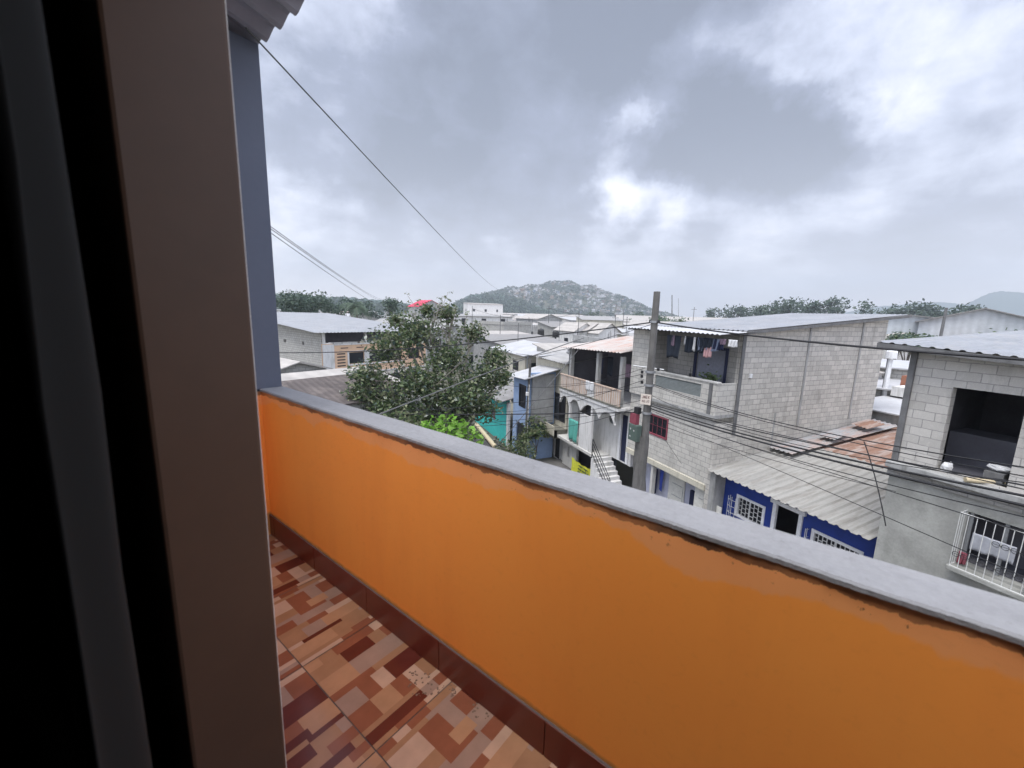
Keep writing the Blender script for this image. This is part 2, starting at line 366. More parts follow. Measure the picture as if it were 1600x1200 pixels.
# ------------------------------------------------------------------ mesh helpers
class MB:
    def __init__(s): s.v = []; s.f = []; s.mi = []; s.sm = False
    def add(s, vs, fs, mi=0):
        o = len(s.v); s.v += [tuple(v) for v in vs]; s.f += [tuple(i + o for i in f) for f in fs]; s.mi += [mi] * len(fs); return s
    def box(s, x0, x1, y0, y1, z0, z1, mi=0):
        if x1 < x0: x0, x1 = x1, x0
        if y1 < y0: y0, y1 = y1, y0
        if z1 < z0: z0, z1 = z1, z0
        return s.add([(x0, y0, z0), (x1, y0, z0), (x1, y1, z0), (x0, y1, z0), (x0, y0, z1), (x1, y0, z1), (x1, y1, z1), (x0, y1, z1)],
                     [(0, 3, 2, 1), (4, 5, 6, 7), (0, 1, 5, 4), (1, 2, 6, 5), (2, 3, 7, 6), (3, 0, 4, 7)], mi)
    def quadslab(s, a, b, c, d, t, mi=0):
        """four corners of the top face (counter clockwise seen from outside) and a thickness"""
        a, b, c, d = map(Vector, (a, b, c, d)); n = (b - a).cross(d - a).normalized() * t
        q = [a, b, c, d] + [p - n for p in (a, b, c, d)]
        return s.add(q, [(0, 1, 2, 3), (7, 6, 5, 4), (0, 4, 5, 1), (1, 5, 6, 2), (2, 6, 7, 3), (3, 7, 4, 0)], mi)
    def wallX(s, x0, x1, y0, y1, z0, z1, holes=(), mi=0):
        """wall slab between x0 and x1, running along y, with openings (ya, yb, za, zb)"""
        ys = sorted({y0, y1, *[min(max(v, y0), y1) for h in holes for v in h[:2]]})
        for a, b in zip(ys, ys[1:]):
            hs = sorted([(max(h[2], z0), min(h[3], z1)) for h in holes if min(h[0], h[1]) < (a + b) / 2 < max(h[0], h[1])])
            z = z0
            for (p, q) in hs:
                if p > z: s.box(x0, x1, a, b, z, p, mi)
                z = max(z, q)
            if z < z1: s.box(x0, x1, a, b, z, z1, mi)
        return s
    def wallY(s, y0, y1, x0, x1, z0, z1, holes=(), mi=0):
        t = MB().wallX(y0, y1, x0, x1, z0, z1, holes)
        return s.add([(b, a, c) for a, b, c in t.v], [tuple(reversed(f)) for f in t.f], mi)
    def tube(s, pts, r, n=6, mi=0, r2=None):
        pts = [Vector(p) for p in pts]; k = len(pts); vs = []
        for i, p in enumerate(pts):
            d = (pts[min(i + 1, k - 1)] - pts[max(i - 1, 0)]).normalized()
            a = d.orthogonal().normalized() if abs(d.z) > .95 else d.cross(Vector((0, 0, 1))).normalized()
            b = d.cross(a); rr = r if r2 is None else r + (r2 - r) * i / (k - 1)
            for j in range(n):
                t = 2 * math.pi * j / n; vs.append(p + a * (math.cos(t) * rr) + b * (math.sin(t) * rr))
        fs = [(i * n + j, i * n + (j + 1) % n, (i + 1) * n + (j + 1) % n, (i + 1) * n + j) for i in range(k - 1) for j in range(n)]
        fs += [tuple(reversed(range(n))), tuple((k - 1) * n + j for j in range(n))]
        return s.add(vs, fs, mi)
    def corr(s, a, b, c, d, waves, amp=.02, t=.004, seg=6, prof='sine', sag=0, mi=0):
        """corrugated sheet: ridges run a->d and b->c, waves counted along a->b"""
        a, b, c, d = map(Vector, (a, b, c, d)); n = (b - a).cross(d - a).normalized()
        K = waves * seg; vs = []
        for i in range(K + 1):
            u = i / K; ph = (i % seg) / seg
            if prof == 'sine': h = math.sin(2 * math.pi * ph) * amp
            else: h = amp if ph < .26 else 0.0
            for v in (0, .33, .66, 1):
                p = (a * (1 - u) + b * u) * (1 - v) + (d * (1 - u) + c * u) * v + n * h
                p.z -= sag * math.sin(math.pi * v)
                vs.append(p)
        o = len(vs); vs += [p - n * t for p in vs]; fs = []
        for i in range(K):
            for j in range(3):
                q = (i * 4 + j, i * 4 + 4 + j, i * 4 + 5 + j, i * 4 + 1 + j)
                fs.append(q); fs.append(tuple(o + x for x in reversed(q)))
            fs.append((i * 4 + 4, i * 4, o + i * 4, o + i * 4 + 4)); fs.append((i * 4 + 3, i * 4 + 7, o + i * 4 + 7, o + i * 4 + 3))
        return s.add(vs, fs, mi)
    def obj(s, name, mats, parent=None, smooth=False, bevel=0, loc=None):
        me = bpy.data.meshes.new(name)
        off = Vector(loc) if loc else Vector((0, 0, 0))
        inv = None
        if parent is not None and parent.get('_w'):
            off = Vector(parent.location)
        if parent is not None and parent.parent is not None and parent.parent.get('_w'): off = Vector(parent.parent.location)
        vs = [(v[0] - off.x, v[1] - off.y, v[2] - off.z) for v in s.v] if off.length else s.v
        me.from_pydata(vs, [], s.f)
        if isinstance(mats, str): mats = [mats]
        for k in mats: me.materials.append(MATS[k])
        if len(mats) > 1: me.polygons.foreach_set('material_index', s.mi)
        if smooth: me.polygons.foreach_set('use_smooth', [True] * len(me.polygons))
        me.update()
        o = bpy.data.objects.new(name, me); C.objects.link(o)
        if parent is not None: o.parent = parent
        elif loc: o.location = loc
        if bevel:
            md = o.modifiers.new('bevel', 'BEVEL'); md.width = bevel; md.segments = 2; md.limit_method = 'ANGLE'
        return o
def tag(o, label, cat, group=None, kind=None):
    if label: o['label'] = label
    if cat: o['category'] = cat
    if group: o['group'] = group
    if kind: o['kind'] = kind
    return o
def thing(name, label, cat, loc=(0, 0, 0), rz=0, group=None, world=True):
    """Empty at a thing's base. world=True: parts are given in world coordinates"""
    o = bpy.data.objects.new(name, None); C.objects.link(o); o.location = loc; o.rotation_euler = (0, 0, rz)
    o.empty_display_size = .2
    if world: o['_w'] = True
    return tag(o, label, cat, group)
def struct(o): o['kind'] = 'structure'; return o
def sagline(p, q, sag, n=14):
    p, q = Vector(p), Vector(q)
    return [p.lerp(q, i / n) - Vector((0, 0, sag * 4 * (i / n) * (1 - i / n))) for i in range(n + 1)]

# ------------------------------------------------------------------ ground and street
g = MB(); g.add([(-6000, -3000, 0), (7000, -3000, 0), (7000, 9000, 0), (-6000, 9000, 0)], [(0, 1, 2, 3)])
struct(g.obj('ground', 'earth'))
st = MB(); st.add([(4.3, -15, .004), (11.2, -15, .004), (10.6, 22, .004), (4.1, 22, .004), (6.5, 60, .004), (.5, 60, .004)], [(0, 1, 2, 3), (3, 2, 4, 5)])
struct(st.obj('road', 'asphalt'))
sw = MB(); sw.add([(11.2, -15, 0), (13.4, -15, 0), (13.4, 22, 0), (10.6, 22, 0), (11.2, -15, .13), (13.4, -15, .13), (13.4, 22, .13), (10.6, 22, .13)],
                  [(4, 5, 6, 7), (0, 4, 7, 3), (0, 1, 5, 4), (3, 7, 6, 2)])
struct(sw.obj('pavement', 'sidewalk', bevel=.015))

# ------------------------------------------------------------------ the building the photograph is taken from
TH = R(29.195)                                  # balcony frame: x = outwards, y = along the balcony
FZ = 9.2 - 1.457                                # balcony floor level
def bt(name, label, cat):                       # thing with its origin at the camera's floor point
    return thing(name, label, cat, (0, 0, FZ), TH, world=False)
AJ, B0, B1 = .80, .136, .2865                   # jamb position, inner and outer face of the facade
EA = 2.75                                       # where the balcony ends
own = bt('apartment_building', 'building holding the balcony, its door wall at the left edge', 'building')
m = MB()
m.wallX(B0, B1, -1.0, 1.6, 0, 2.35, holes=[(-1.0, AJ, 0, 2.2)])
m.wallX(B0, B1, 1.6, 4.6, 0, 3.2)
m.wallX(B0, B1, -4, -1.0, 0, 2.35)
m.obj('facade', 'jamb_brown', own, bevel=.006)
m = MB(); m.wallX(B1 + .001, B1 + .006, AJ + .02, 4.6, 0, 2.34).wallX(B1 + .001, B1 + .006, -4, -1.0, 0, 2.34).wallX(B1 + .001, B1 + .006, -1, AJ + .02, 2.25, 2.34); m.obj('facade_bounce_skin', 'facade_bounce_cream', own)  # unseen cream skin added to bounce light onto the orange parapet
m = MB(); m.box(-5, 1.13, -4, 2.7, -FZ + .02, -.12); m.obj('lower_storeys', 'plaster_beige', own)
m = MB(); m.box(-5, 1.13, -4, 2.9, -.12, -.012); m.obj('floor_slab', 'concrete', own)
m = MB(); m.box(-5, B1 - .01, -4, 1.6, 2.352, 2.45); m.box(-5, .13, 1.601, 4.6, 3.05, 3.2); m.obj('upper_slab', 'concrete', own)
# room shell behind the camera
m = MB(); m.box(-4.2, B0 - .001, -3, 3.0, 2.28, 2.345); struct(m.obj('ceiling', 'interior_dark', None)).matrix_world = Matrix.Translation((0, 0, FZ)) @ Matrix.Rotation(TH, 4, 'Z')
m = MB(); m.box(-4.3, -4.2, -3, 3.0, 0, 2.34).box(-4.2, B0 - .001, 3.0, 3.1, 0, 2.34).box(-4.2, B0 - .001, -3.1, -3.0, 0, 2.34)
struct(m.obj('interior_wall', 'interior_dark', None)).matrix_world = Matrix.Translation((0, 0, FZ)) @ Matrix.Rotation(TH, 4, 'Z')
m = MB(); m.box(-4.2, B0, -3, 3.0, -.01, 0); struct(m.obj('floor', 'interior_dark', None)).matrix_world = Matrix.Translation((0, 0, FZ)) @ Matrix.Rotation(TH, 4, 'Z')
# roof over the balcony: corrugated sheets seen from below at the far end
m = MB()
ez = 1.457 + 1.46
m.corr((1.15, 4.3, ez), (1.15, 2.2, ez), (B1 - .1, 2.2, ez + .22), (B1 - .1, 4.3, ez + .22), 12, .028, .004, 8)
m.obj('balcony_roof', 'eave_zinc', own, smooth=False)
m = MB(); m.box(.45, .50, 2.25, 4.3, ez + .015, ez + .06); m.obj('rafter', 'steel_grey', own)
# column
col = bt('concrete_column', 'tall blue grey painted column standing on the far end of the balcony wall', 'column')
m = MB(); m.box(.78, 1.13, EA, EA + .30, .95, 2.90); m.obj('shaft', 'paint_grey_blue', col, bevel=.008)
m = MB(); m.box(.80, 1.11, EA + .02, EA + .28, -.1, .95); m.obj('stub', 'paint_grey_blue', col)
# parapet
par = bt('balcony_parapet', 'long orange balcony wall with grey coping and maroon tile skirting', 'wall')
m = MB(); m.box(1.0, 1.11, -3.6, EA, -.1, .941); m.box(.62, 1.0, EA - .012, EA + .015, -.1, .941); m.obj('wall', 'parapet_orange', par)
# coping with an uneven trowelled inner edge
cp = MB(); K = 900; vs = []
for i in range(K + 1):
    y = -3.6 + (EA - .001 + 3.6) * i / K
    w = .0015 * math.sin(y * 3.1) + .0015 * math.sin(y * 23.7 + 1) + random.uniform(-.0012, .0012)
    h = .0006 * math.sin(y * 5.3) + .0004 * math.sin(y * 17)
    vs += [(.995 + w, y, .942 + h), (.995 + w, y, .952 + h), (1.001 + w, y, .957 + h), (1.130, y, .957 + h), (1.136, y, .952), (1.136, y, .942)]
fs = [(i * 6 + j, i * 6 + (j + 1) % 6, i * 6 + 6 + (j + 1) % 6, i * 6 + 6 + j) for i in range(K) for j in range(6)] + [(5, 4, 3, 2, 1, 0), tuple(K * 6 + j for j in range(6))]
cp.add(vs, [tuple(reversed(f)) for f in fs]); cp.obj('coping', 'coping_grey', par)
a0 = .605 + .518 * 4
while a0 > -3.6:
    m = MB(); hi = min(a0 + .518 - .003, EA - .014)
    if hi - a0 > .05 or True:
        m.box(.991, 1.0, a0, hi, .001, .137)
        m.obj('skirting_tile', 'skirt_maroon', par, bevel=.0015)
    a0 -= .518
m = MB(); m.box(.9925, .9999, -3.6, EA - .013, .13, .1395); m.obj('grout_line', 'grout', par)
# floor tiles: 52 cm tiles with a printed patchwork
fl = MB(); gz = -.003
fl.box(B1, 1.0, -3.6, EA, -.012, gz, 6)
rs = random.Random(5)
a = 1.045 - .52 * 9
while a < EA:
    for b_ in (.126, .646):
        rs = random.Random(31 + (int(round(a / .52)) + (b_ > .3)) % 2)
        x0, x1 = max(b_ + .002, B1), min(b_ + .518, .9995)
        y0, y1 = a + .002, min(a + .518, EA)
        y = y0; lastk = -1
        while y < y1 - .002:
            w = rs.choice([.022, .035, .045, .055, .07, .09]); ye = min(y + w, y1)
            if y1 - ye < .02: ye = y1
            x = b_ + .002
            while x < b_ + .518:
                l = rs.choice([.06, .09, .13, .18, .24]); xe = min(x + l, b_ + .518)
                if b_ + .518 - xe < .03: xe = b_ + .518
                xa, xb = max(x, x0), min(xe, x1)
                if xb > xa:
                    k = rs.choice([q_ for q_ in (0, 0, 1, 1, 2, 2, 2, 3, 4, 4, 5, 5) if q_ != lastk]); lastk = k
                    fl.add([(xa, y, 0), (xb, y, 0), (xb, ye, 0), (xa, ye, 0)], [(0, 1, 2, 3)], k)
                x = xe
            y = ye
    a += .52
f_ = fl.obj('balcony_floor', ['tile_cream', 'tile_tan', 'tile_brown', 'tile_maroon', 'tile_grey', 'tile_peach', 'grout'])
f_.location = (0, 0, FZ); f_.rotation_euler = (0, 0, TH); struct(f_)
# dirt left on the tiles
dm = NT('dirt_mark'); dm.rough(1)
dm.col((.20, .12, .08)); MATS['dirt_mark'] = dm.m
for (px, py, rr) in ((662, 1072, .055), (702, 1078, .025), (752, 1112, .03), (645, 1052, .012)):
    d = atZ(px, py, FZ); ca, sa = math.cos(TH), math.sin(TH)
    bx, by = d.x * ca + d.y * sa, -d.x * sa + d.y * ca
    m = MB()
    for k in range(int(26 * rr / .05) + 4):
        t, q = rs.uniform(0, 6.28), rr * math.sqrt(rs.random())
        cx, cy, s_ = bx + q * math.cos(t), by + q * math.sin(t) * 1.4, rs.uniform(.0015, .006)
        if cx > .985: continue
        m.add([(cx + s_ * math.cos(j * 1.05 + k) * rs.uniform(.5, 1.3), cy + s_ * math.sin(j * 1.05 + k) * rs.uniform(.5, 1.3), .0012) for j in range(6)] + [(cx, cy, .003)],
              [(j, (j + 1) % 6, 6) for j in range(6)])
    o = m.obj('dirt_mark', 'dirt_mark'); o.location = (0, 0, FZ); o.rotation_euler = (0, 0, TH); tag(o, None, None, None, 'stuff')
# curtain hanging inside, gathered to the left
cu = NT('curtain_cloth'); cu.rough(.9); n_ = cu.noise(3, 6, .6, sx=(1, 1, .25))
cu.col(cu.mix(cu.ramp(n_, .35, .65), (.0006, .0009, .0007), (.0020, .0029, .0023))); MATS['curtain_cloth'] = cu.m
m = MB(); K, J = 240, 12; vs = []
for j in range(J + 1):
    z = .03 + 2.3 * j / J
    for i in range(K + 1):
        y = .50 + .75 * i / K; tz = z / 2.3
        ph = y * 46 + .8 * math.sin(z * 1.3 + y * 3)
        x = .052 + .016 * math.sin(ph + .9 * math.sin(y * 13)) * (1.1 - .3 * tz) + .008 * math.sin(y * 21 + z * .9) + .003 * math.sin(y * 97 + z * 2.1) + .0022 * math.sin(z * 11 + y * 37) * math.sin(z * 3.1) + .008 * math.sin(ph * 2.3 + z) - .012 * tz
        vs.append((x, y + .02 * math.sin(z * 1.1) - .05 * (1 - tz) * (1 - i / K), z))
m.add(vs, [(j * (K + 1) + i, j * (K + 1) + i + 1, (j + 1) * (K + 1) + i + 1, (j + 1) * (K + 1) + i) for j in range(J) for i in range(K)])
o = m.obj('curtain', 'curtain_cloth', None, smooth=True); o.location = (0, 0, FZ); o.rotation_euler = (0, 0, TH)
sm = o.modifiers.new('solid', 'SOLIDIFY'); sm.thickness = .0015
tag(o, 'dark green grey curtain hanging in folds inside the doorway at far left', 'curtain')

# ------------------------------------------------------------------ houses across the street (X = 12.5 is the house line)
def win(parent, x, y0, y1, z0, z1, frame='iron_black', pane='window_dark', bars=0, hbars=0, fw=.05, dx=.06, name='window'):
    """window in a wall facing -X: frame part with its pane, bars as a grille sub-part"""
    m = MB(); y0, y1 = min(y0, y1), max(y0, y1)
    m.box(x - .03, x + dx, y0, y0 + fw, z0, z1).box(x - .03, x + dx, y1 - fw, y1, z0, z1)
    m.box(x - .028, x + dx, y0 + fw, y1 - fw, z0, z0 + fw).box(x - .028, x + dx, y0 + fw, y1 - fw, z1 - fw, z1)
    o = m.obj(name, frame, parent)
    MB().box(x + dx - .02, x + dx - .01, y0 + fw, y1 - fw, z0 + fw, z1 - fw).obj('pane', pane, o)
    if bars or hbars:
        m = MB()
        for i in range(bars):
            y = y0 + fw + (y1 - y0 - 2 * fw) * (i + 1) / (bars + 1); m.box(x - .015, x - .001, y - .009, y + .009, z0 + fw, z1 - fw)
        for i in range(hbars):
            z = z0 + fw + (z1 - z0 - 2 * fw) * (i + 1) / (hbars + 1); m.box(x - .02, x - .0155, y0 + fw, y1 - fw, z - .009, z + .009)
        m.obj('grille', frame if frame != 'iron_black' else 'iron_black', o)
    return o

# --- right hand block house
rh = thing('block_house', 'two storey bare block house with large dark opening at the right edge', 'house', (12.5, 2, 0))
zl = 5.72
m = MB(); m.wallX(12.5, 12.68, -2.6, 5.30, zl + .16, 8.62, holes=[(3.50, 4.60, zl + .2, 7.84), (-1.6, .6, 6.5, 7.8)])
m.box(12.68, 20, 5.12, 5.30, zl + .16, 8.62); m.box(12.68, 20, -2.6, -2.42, zl + .16, 8.3)
m.obj('upper_wall', 'block_near', rh)
m = MB(); m.box(12.44, 12.72, 5.302, 5.42, zl + .16, 8.66); m.obj('corner_post', 'concrete_dark', rh, bevel=.01)
m = MB(); m.box(12.30, 20.0, -2.6, 5.46, zl, zl + .158); m.obj('floor_slab', 'concrete', rh, bevel=.02)
m = MB(); m.box(12.44, 12.62, -2.6, 5.45, zl - .20, zl - .002); m.obj('beam', 'block_grey', rh)
m = MB(); m.wallX(12.5, 12.68, -2.6, 5.42, 0, zl - .202, holes=[(1.35, 3.95, 4.02, 5.2)]); m.box(12.68, 20, 5.24, 5.42, 0, zl - .002)
m.obj('lower_wall', 'plaster_grey', rh)
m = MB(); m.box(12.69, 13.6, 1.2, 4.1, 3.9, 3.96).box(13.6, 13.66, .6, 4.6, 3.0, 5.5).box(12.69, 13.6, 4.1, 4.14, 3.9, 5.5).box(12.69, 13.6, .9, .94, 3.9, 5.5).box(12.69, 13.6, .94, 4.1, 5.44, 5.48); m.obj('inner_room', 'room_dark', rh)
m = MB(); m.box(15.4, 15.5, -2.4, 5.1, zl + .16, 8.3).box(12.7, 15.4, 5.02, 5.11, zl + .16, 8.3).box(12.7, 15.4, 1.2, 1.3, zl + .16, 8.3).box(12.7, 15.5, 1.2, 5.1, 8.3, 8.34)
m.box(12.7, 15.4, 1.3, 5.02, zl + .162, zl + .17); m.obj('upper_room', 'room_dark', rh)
def rz_(x, y): return 8.74 + .043 * (x - 12.2) + .056 * (y - 5.92)
m = MB(); m.corr((12.15, 5.95, rz_(12.15, 5.95)), (12.15, -3.2, rz_(12.15, -3.2)), (21, -3.2, rz_(21, -3.2)), (21, 5.95, rz_(21, 5.95)), 37, .028, .005, 6, 'box')
m.obj('roof', 'roof_zinc', rh)
m = MB(); m.quadslab((12.13, 5.97, rz_(12.13, 5.97) - .02), (12.13, 5.97, rz_(12.13, 5.97) - .14), (12.13, -3.2, rz_(12.13, -3.2) - .14), (12.13, -3.2, rz_(12.13, -3.2) - .02), .03)
m.quadslab((12.16, 5.97, rz_(12.16, 5.97) - .14), (12.16, 5.97, rz_(12.16, 5.97) - .01), (21, 5.97, rz_(21, 5.97) - .01), (21, 5.97, rz_(21, 5.97) - .14), .03)
for y in (5.2, 3.3, 1.4, -.5, -2.3): m.box(12.2, 20, y - .03, y + .03, 8.62, 8.66)
m.obj('fascia', 'concrete_dark', rh)
# caged bay window of the lower storey
gb = MB(); gx = 12.22
yA, yB, zA, zB = 3.97, 1.35, 3.98, 5.22
n = 20
for i in range(n + 1):
    y = yA + (yB - yA) * i / n; gb.tube([(gx, y, zA), (gx, y, zB)], .0075, 5)
for x in (12.32, 12.42):
    for y in (yA, yB): gb.tube([(x, y, zA), (x, y, zB)], .0075, 5)
for z in (zA, zB): gb.tube([(12.5, yA, z), (gx, yA, z), (gx, yB, z), (12.5, yB, z)], .012, 5)
gr = gb.obj('window_grille', 'grille_white', rh)
rg = MB()
for zc_ in (4.28, 4.80):
    for i in range(n):
        yc = yA + (yB - yA) * (i + .5) / n
        if zc_ > 4.5 and i < 4: continue
        rg.tube([(gx - .012, yc + .055 * math.cos(t), zc_ + .055 * math.sin(t)) for t in [k * math.pi / 5 for k in range(11)]], .006, 4)
for zc_ in (4.28, 4.80): rg.tube([(gx - .012, yA - (.55 if zc_ > 4.5 else .02), zc_), (gx - .012, yB, zc_)], .005, 4)
rg.tube([(gx - .014, yB + .3, 4.2), (gx - .014, yB + .3, 4.9)], .005, 4)
rg.obj('scroll_ring', 'iron_black', gr)
m = MB(); m.box(12.2, 12.5, 1.3, 4.02, 3.86, 3.975); m.obj('window_sill', 'plaster_grey', rh, bevel=.02)
for k in range(5):
    y = 3.9 - k * .52; m = MB(); m.box(12.56, 12.6, y - .03, y + .03, 4.02, 5.2); m.obj('window_mullion', 'steel_grey', rh)
def cloth(name, label, x, y0, y1, z0, z1, mat, group=None, wav=.02, narrow=0, axis='X', cat='garment'):
    m = MB(); K, J = 18, 8; vs = []; ph = random.uniform(0, 6)
    for j in range(J + 1):
        t = j / J
        for i in range(K + 1):
            s_ = i / K; w = 1 - narrow * t
            y = (y0 + y1) / 2 + (y1 - y0) * (s_ - .5) * w
            z = z1 + (z0 - z1) * t + .04 * (z1 - z0) * math.sin(s_ * 7 + ph) * t
            vs.append((x + wav * math.sin(s_ * 17 + ph + t * 2) * (.3 + t), y, z))
    m.add(vs, [(j * (K + 1) + i, j * (K + 1) + i + 1, (j + 1) * (K + 1) + i + 1, (j + 1) * (K + 1) + i) for j in range(J) for i in range(K)])
    o = m.obj(name, mat, None, smooth=True, loc=(x, (y0 + y1) / 2, z0))
    s2 = o.modifiers.new('solid', 'SOLIDIFY'); s2.thickness = .006
    return tag(o, label, cat, group)
cloth('towel', 'white cloth hanging behind the white window cage at right', 12.40, 3.78, 3.15, 4.45, 4.82, 'cloth_pale', wav=.025, cat='towel')
cloth('towel', 'dark red cloth low in the corner of the white window cage', 12.42, 3.93, 3.80, 4.02, 4.30, 'frame_red', wav=.02, cat='towel')
def bottle(name, label, loc, r, h, mat, cat='bottle'):
    m = MB(); x, y, z = loc
    prof = [(r, 0), (r, h * .6), (r * .75, h * .72), (r * .35, h * .82), (r * .35, h)]
    vs = [(x + q * math.cos(k * .7854), y + q * math.sin(k * .7854), z + t) for q, t in prof for k in range(8)]
    m.add(vs, [(i * 8 + k, i * 8 + (k + 1) % 8, i * 8 + 8 + (k + 1) % 8, i * 8 + 8 + k) for i in range(4) for k in range(8)] + [tuple(range(7, -1, -1)), tuple(32 + k for k in range(8))])
    return tag(m.obj(name, mat, None, smooth=True, loc=loc), label, cat)
bottle('bottle', 'pale plastic bottle standing on the sill inside the white window cage', (12.33, 2.86, 3.977), .07, .30, 'cloth_white')
# clutter in the big opening
def lump(name, label, loc, r, mat, cat, sc=(1, 1, .7), seed=0):
    rr = random.Random(seed); m = MB(); vs = []; U, V = 12, 7
    for j in range(V + 1):
        for i in range(U):
            a, b = 2 * math.pi * i / U, math.pi * j / V
            k = r * (1 + rr.uniform(-.22, .22)) if 0 < j < V else r
            vs.append((loc[0] + k * math.sin(b) * math.cos(a) * sc[0], loc[1] + k * math.sin(b) * math.sin(a) * sc[1], loc[2] + (k * math.cos(b) + r) * sc[2]))
    m.add(vs, [(j * U + i, (j + 1) * U + i, (j + 1) * U + (i + 1) % U, j * U + (i + 1) % U) for j in range(V) for i in range(U)])
    return tag(m.obj(name, mat, None, smooth=False, loc=loc), label, cat)
lump('cement_bag', 'pale crumpled bag at the lower left corner of the dark opening', (12.62, 4.47, zl + .16), .13, 'cloth_white', 'bag', (.8, .7, 1.0), 3)
lump('plastic_bag', 'white plastic bag on a board in the dark upper opening', (12.75, 3.72, zl + .46), .14, 'cloth_white', 'bag', (.8, 1.3, .45), 4)
m = MB(); m.box(12.56, 13.1, 3.51, 3.95, zl + .16, zl + .20).box(12.6, 13.0, 3.6, 3.9, zl + .2, zl + .44)
tag(m.obj('crate', 'concrete_dark', None, loc=(12.8, 3.7, zl + .16), bevel=.01), 'dark box under a white bag inside the upper opening', 'box')
m = MB(); m.tube([(12.27, 4.02, zl + .22), (12.75, 3.62, zl + .24)], .045, 10); m.tube([(12.26, 4.03, zl + .22), (12.44, 3.88, zl + .228)], .055, 10)
tag(m.obj('pipe', 'pipe_tan', None, loc=(12.3, 4, zl + .16)), 'tan plastic pipe lying across the floor slab edge below the dark opening', 'pipe')
MB().box(13.6, 14.4, 3.5, 4.9, zl + .17, zl + .95).obj('stored_goods', 'room_dark', rh)

# --- small blue house
bl = thing('blue_house', 'single storey dark blue house with corrugated pale roof and white windows', 'house', (13.1, 8, 0))
m = MB(); m.wallX(13.1, 13.25, 5.46, 10.60, 0, 3.66, holes=[(8.78, 9.88, 2.12, 2.95), (7.58, 8.5, 0.3, 3.24), (5.90, 7.27, 2.35, 2.96)])
m.box(13.25, 17, 5.46, 5.60, 0, 3.66); m.obj('wall', 'paint_blue', bl)
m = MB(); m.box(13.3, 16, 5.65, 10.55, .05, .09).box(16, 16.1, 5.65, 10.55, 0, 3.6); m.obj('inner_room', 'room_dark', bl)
m = MB(); m.wallX(12.55, 13.1, 10.42, 10.64, 0, 3.62); m.obj('side_pier', 'concrete', bl)
E_z = 3.66
def bz(x, y): return E_z + (x - 12.45) * .135 + (y - 5.5) * -.006
m = MB(); m.corr((12.42, 10.72, bz(12.42, 10.72)), (12.42, 5.50, bz(12.42, 5.5)), (17.2, 5.50, bz(17.2, 5.5)), (17.2, 10.72, bz(17.2, 10.72)), 19, .045, .012, 6, 'box', sag=.03)
m.obj('roof', 'roof_fibre', bl)
# white window with small square panes
def grid_window(parent, x, y0, y1, z0, z1, ny, nz, mid=True):
    o = win(parent, x, y0, y1, z0, z1, 'white_paint', 'window_dark', 0, 0, .09, .08)
    m = MB(); rr = random.Random(int(y0 * 10))
    yi0, yi1, zi0, zi1 = y0 + .09, y1 - .09, z0 + .09, z1 - .09
    for i in range(1, ny): y = yi0 + (yi1 - yi0) * i / ny; m.box(x - .018, x - .002, y - .011, y + .011, zi0, zi1)
    if mid: y = (yi0 + yi1) / 2; m.box(x - .026, x - .0185, y - .03, y + .03, zi0, zi1)
    for i in range(ny):
        ya = yi0 + (yi1 - yi0) * i / ny; yb = yi0 + (yi1 - yi0) * (i + 1) / ny
        for k in range(1, nz): z = zi0 + (zi1 - zi0) * (k + (.25 if i % 2 else -.1)) / nz; m.box(x - .016, x - .004, ya + .011, yb - .011, z - .011, z + .011)
    m.obj('grille', 'grille_white', o); return o
grid_window(bl, 13.1, 8.78, 9.88, 2.12, 2.95, 6, 4)
grid_window(bl, 13.1, 5.90, 7.27, 2.30, 2.96, 10, 3)
m = MB()                                       # open cage standing proud of the left window
for i in range(4): z = 2.0 + i * .24; m.tube([(13.09, 10.05, z), (12.88, 10.05, z), (12.88, 9.75, z)], .009, 4)
for (x, y) in ((12.88, 10.05), (12.98, 10.05), (12.88, 9.9), (12.88, 9.75)): m.tube([(x, y, 1.95), (x, y, 2.85)], .009, 4)
for i in range(8): y = 10.05 - i * .18; m.tube([(12.88, y, 1.86), (12.88, y, 2.06)], .009, 4)
m.tube([(12.88, 10.05, 2.06), (12.88, 8.7, 2.06)], .009, 4); m.tube([(12.88, 10.05, 1.86), (12.88, 8.7, 1.86)], .009, 4)
m.obj('window_cage', 'grille_white', bl)
m = MB(); m.box(13.04, 13.16, 8.40, 8.52, .3, 3.24).box(13.04, 13.16, 7.56, 7.68, .3, 3.24).box(13.0, 13.17, 7.48, 8.60, 3.24, 3.38)
m.obj('door_frame', 'white_paint', bl, bevel=.01)
m = MB()
for (x, y) in ((12.9, 7.34), (12.98, 7.34)): m.tube([(x, y, 2.2), (x, y, 2.95)], .01, 4)
for z in (2.4, 2.65, 2.9): m.tube([(13.08, 7.34, z), (12.9, 7.34, z)], .008, 4)
m.obj('window_cage', 'grille_white', bl); m = MB()
for (x, y) in ((12.9, 5.84), (12.98, 5.84)): m.tube([(x, y, 2.2), (x, y, 2.85)], .01, 4)
for z in (2.3, 2.5, 2.7): m.tube([(13.08, 5.84, z), (12.9, 5.84, z)], .008, 4)
m.obj('window_cage', 'grille_white', bl)
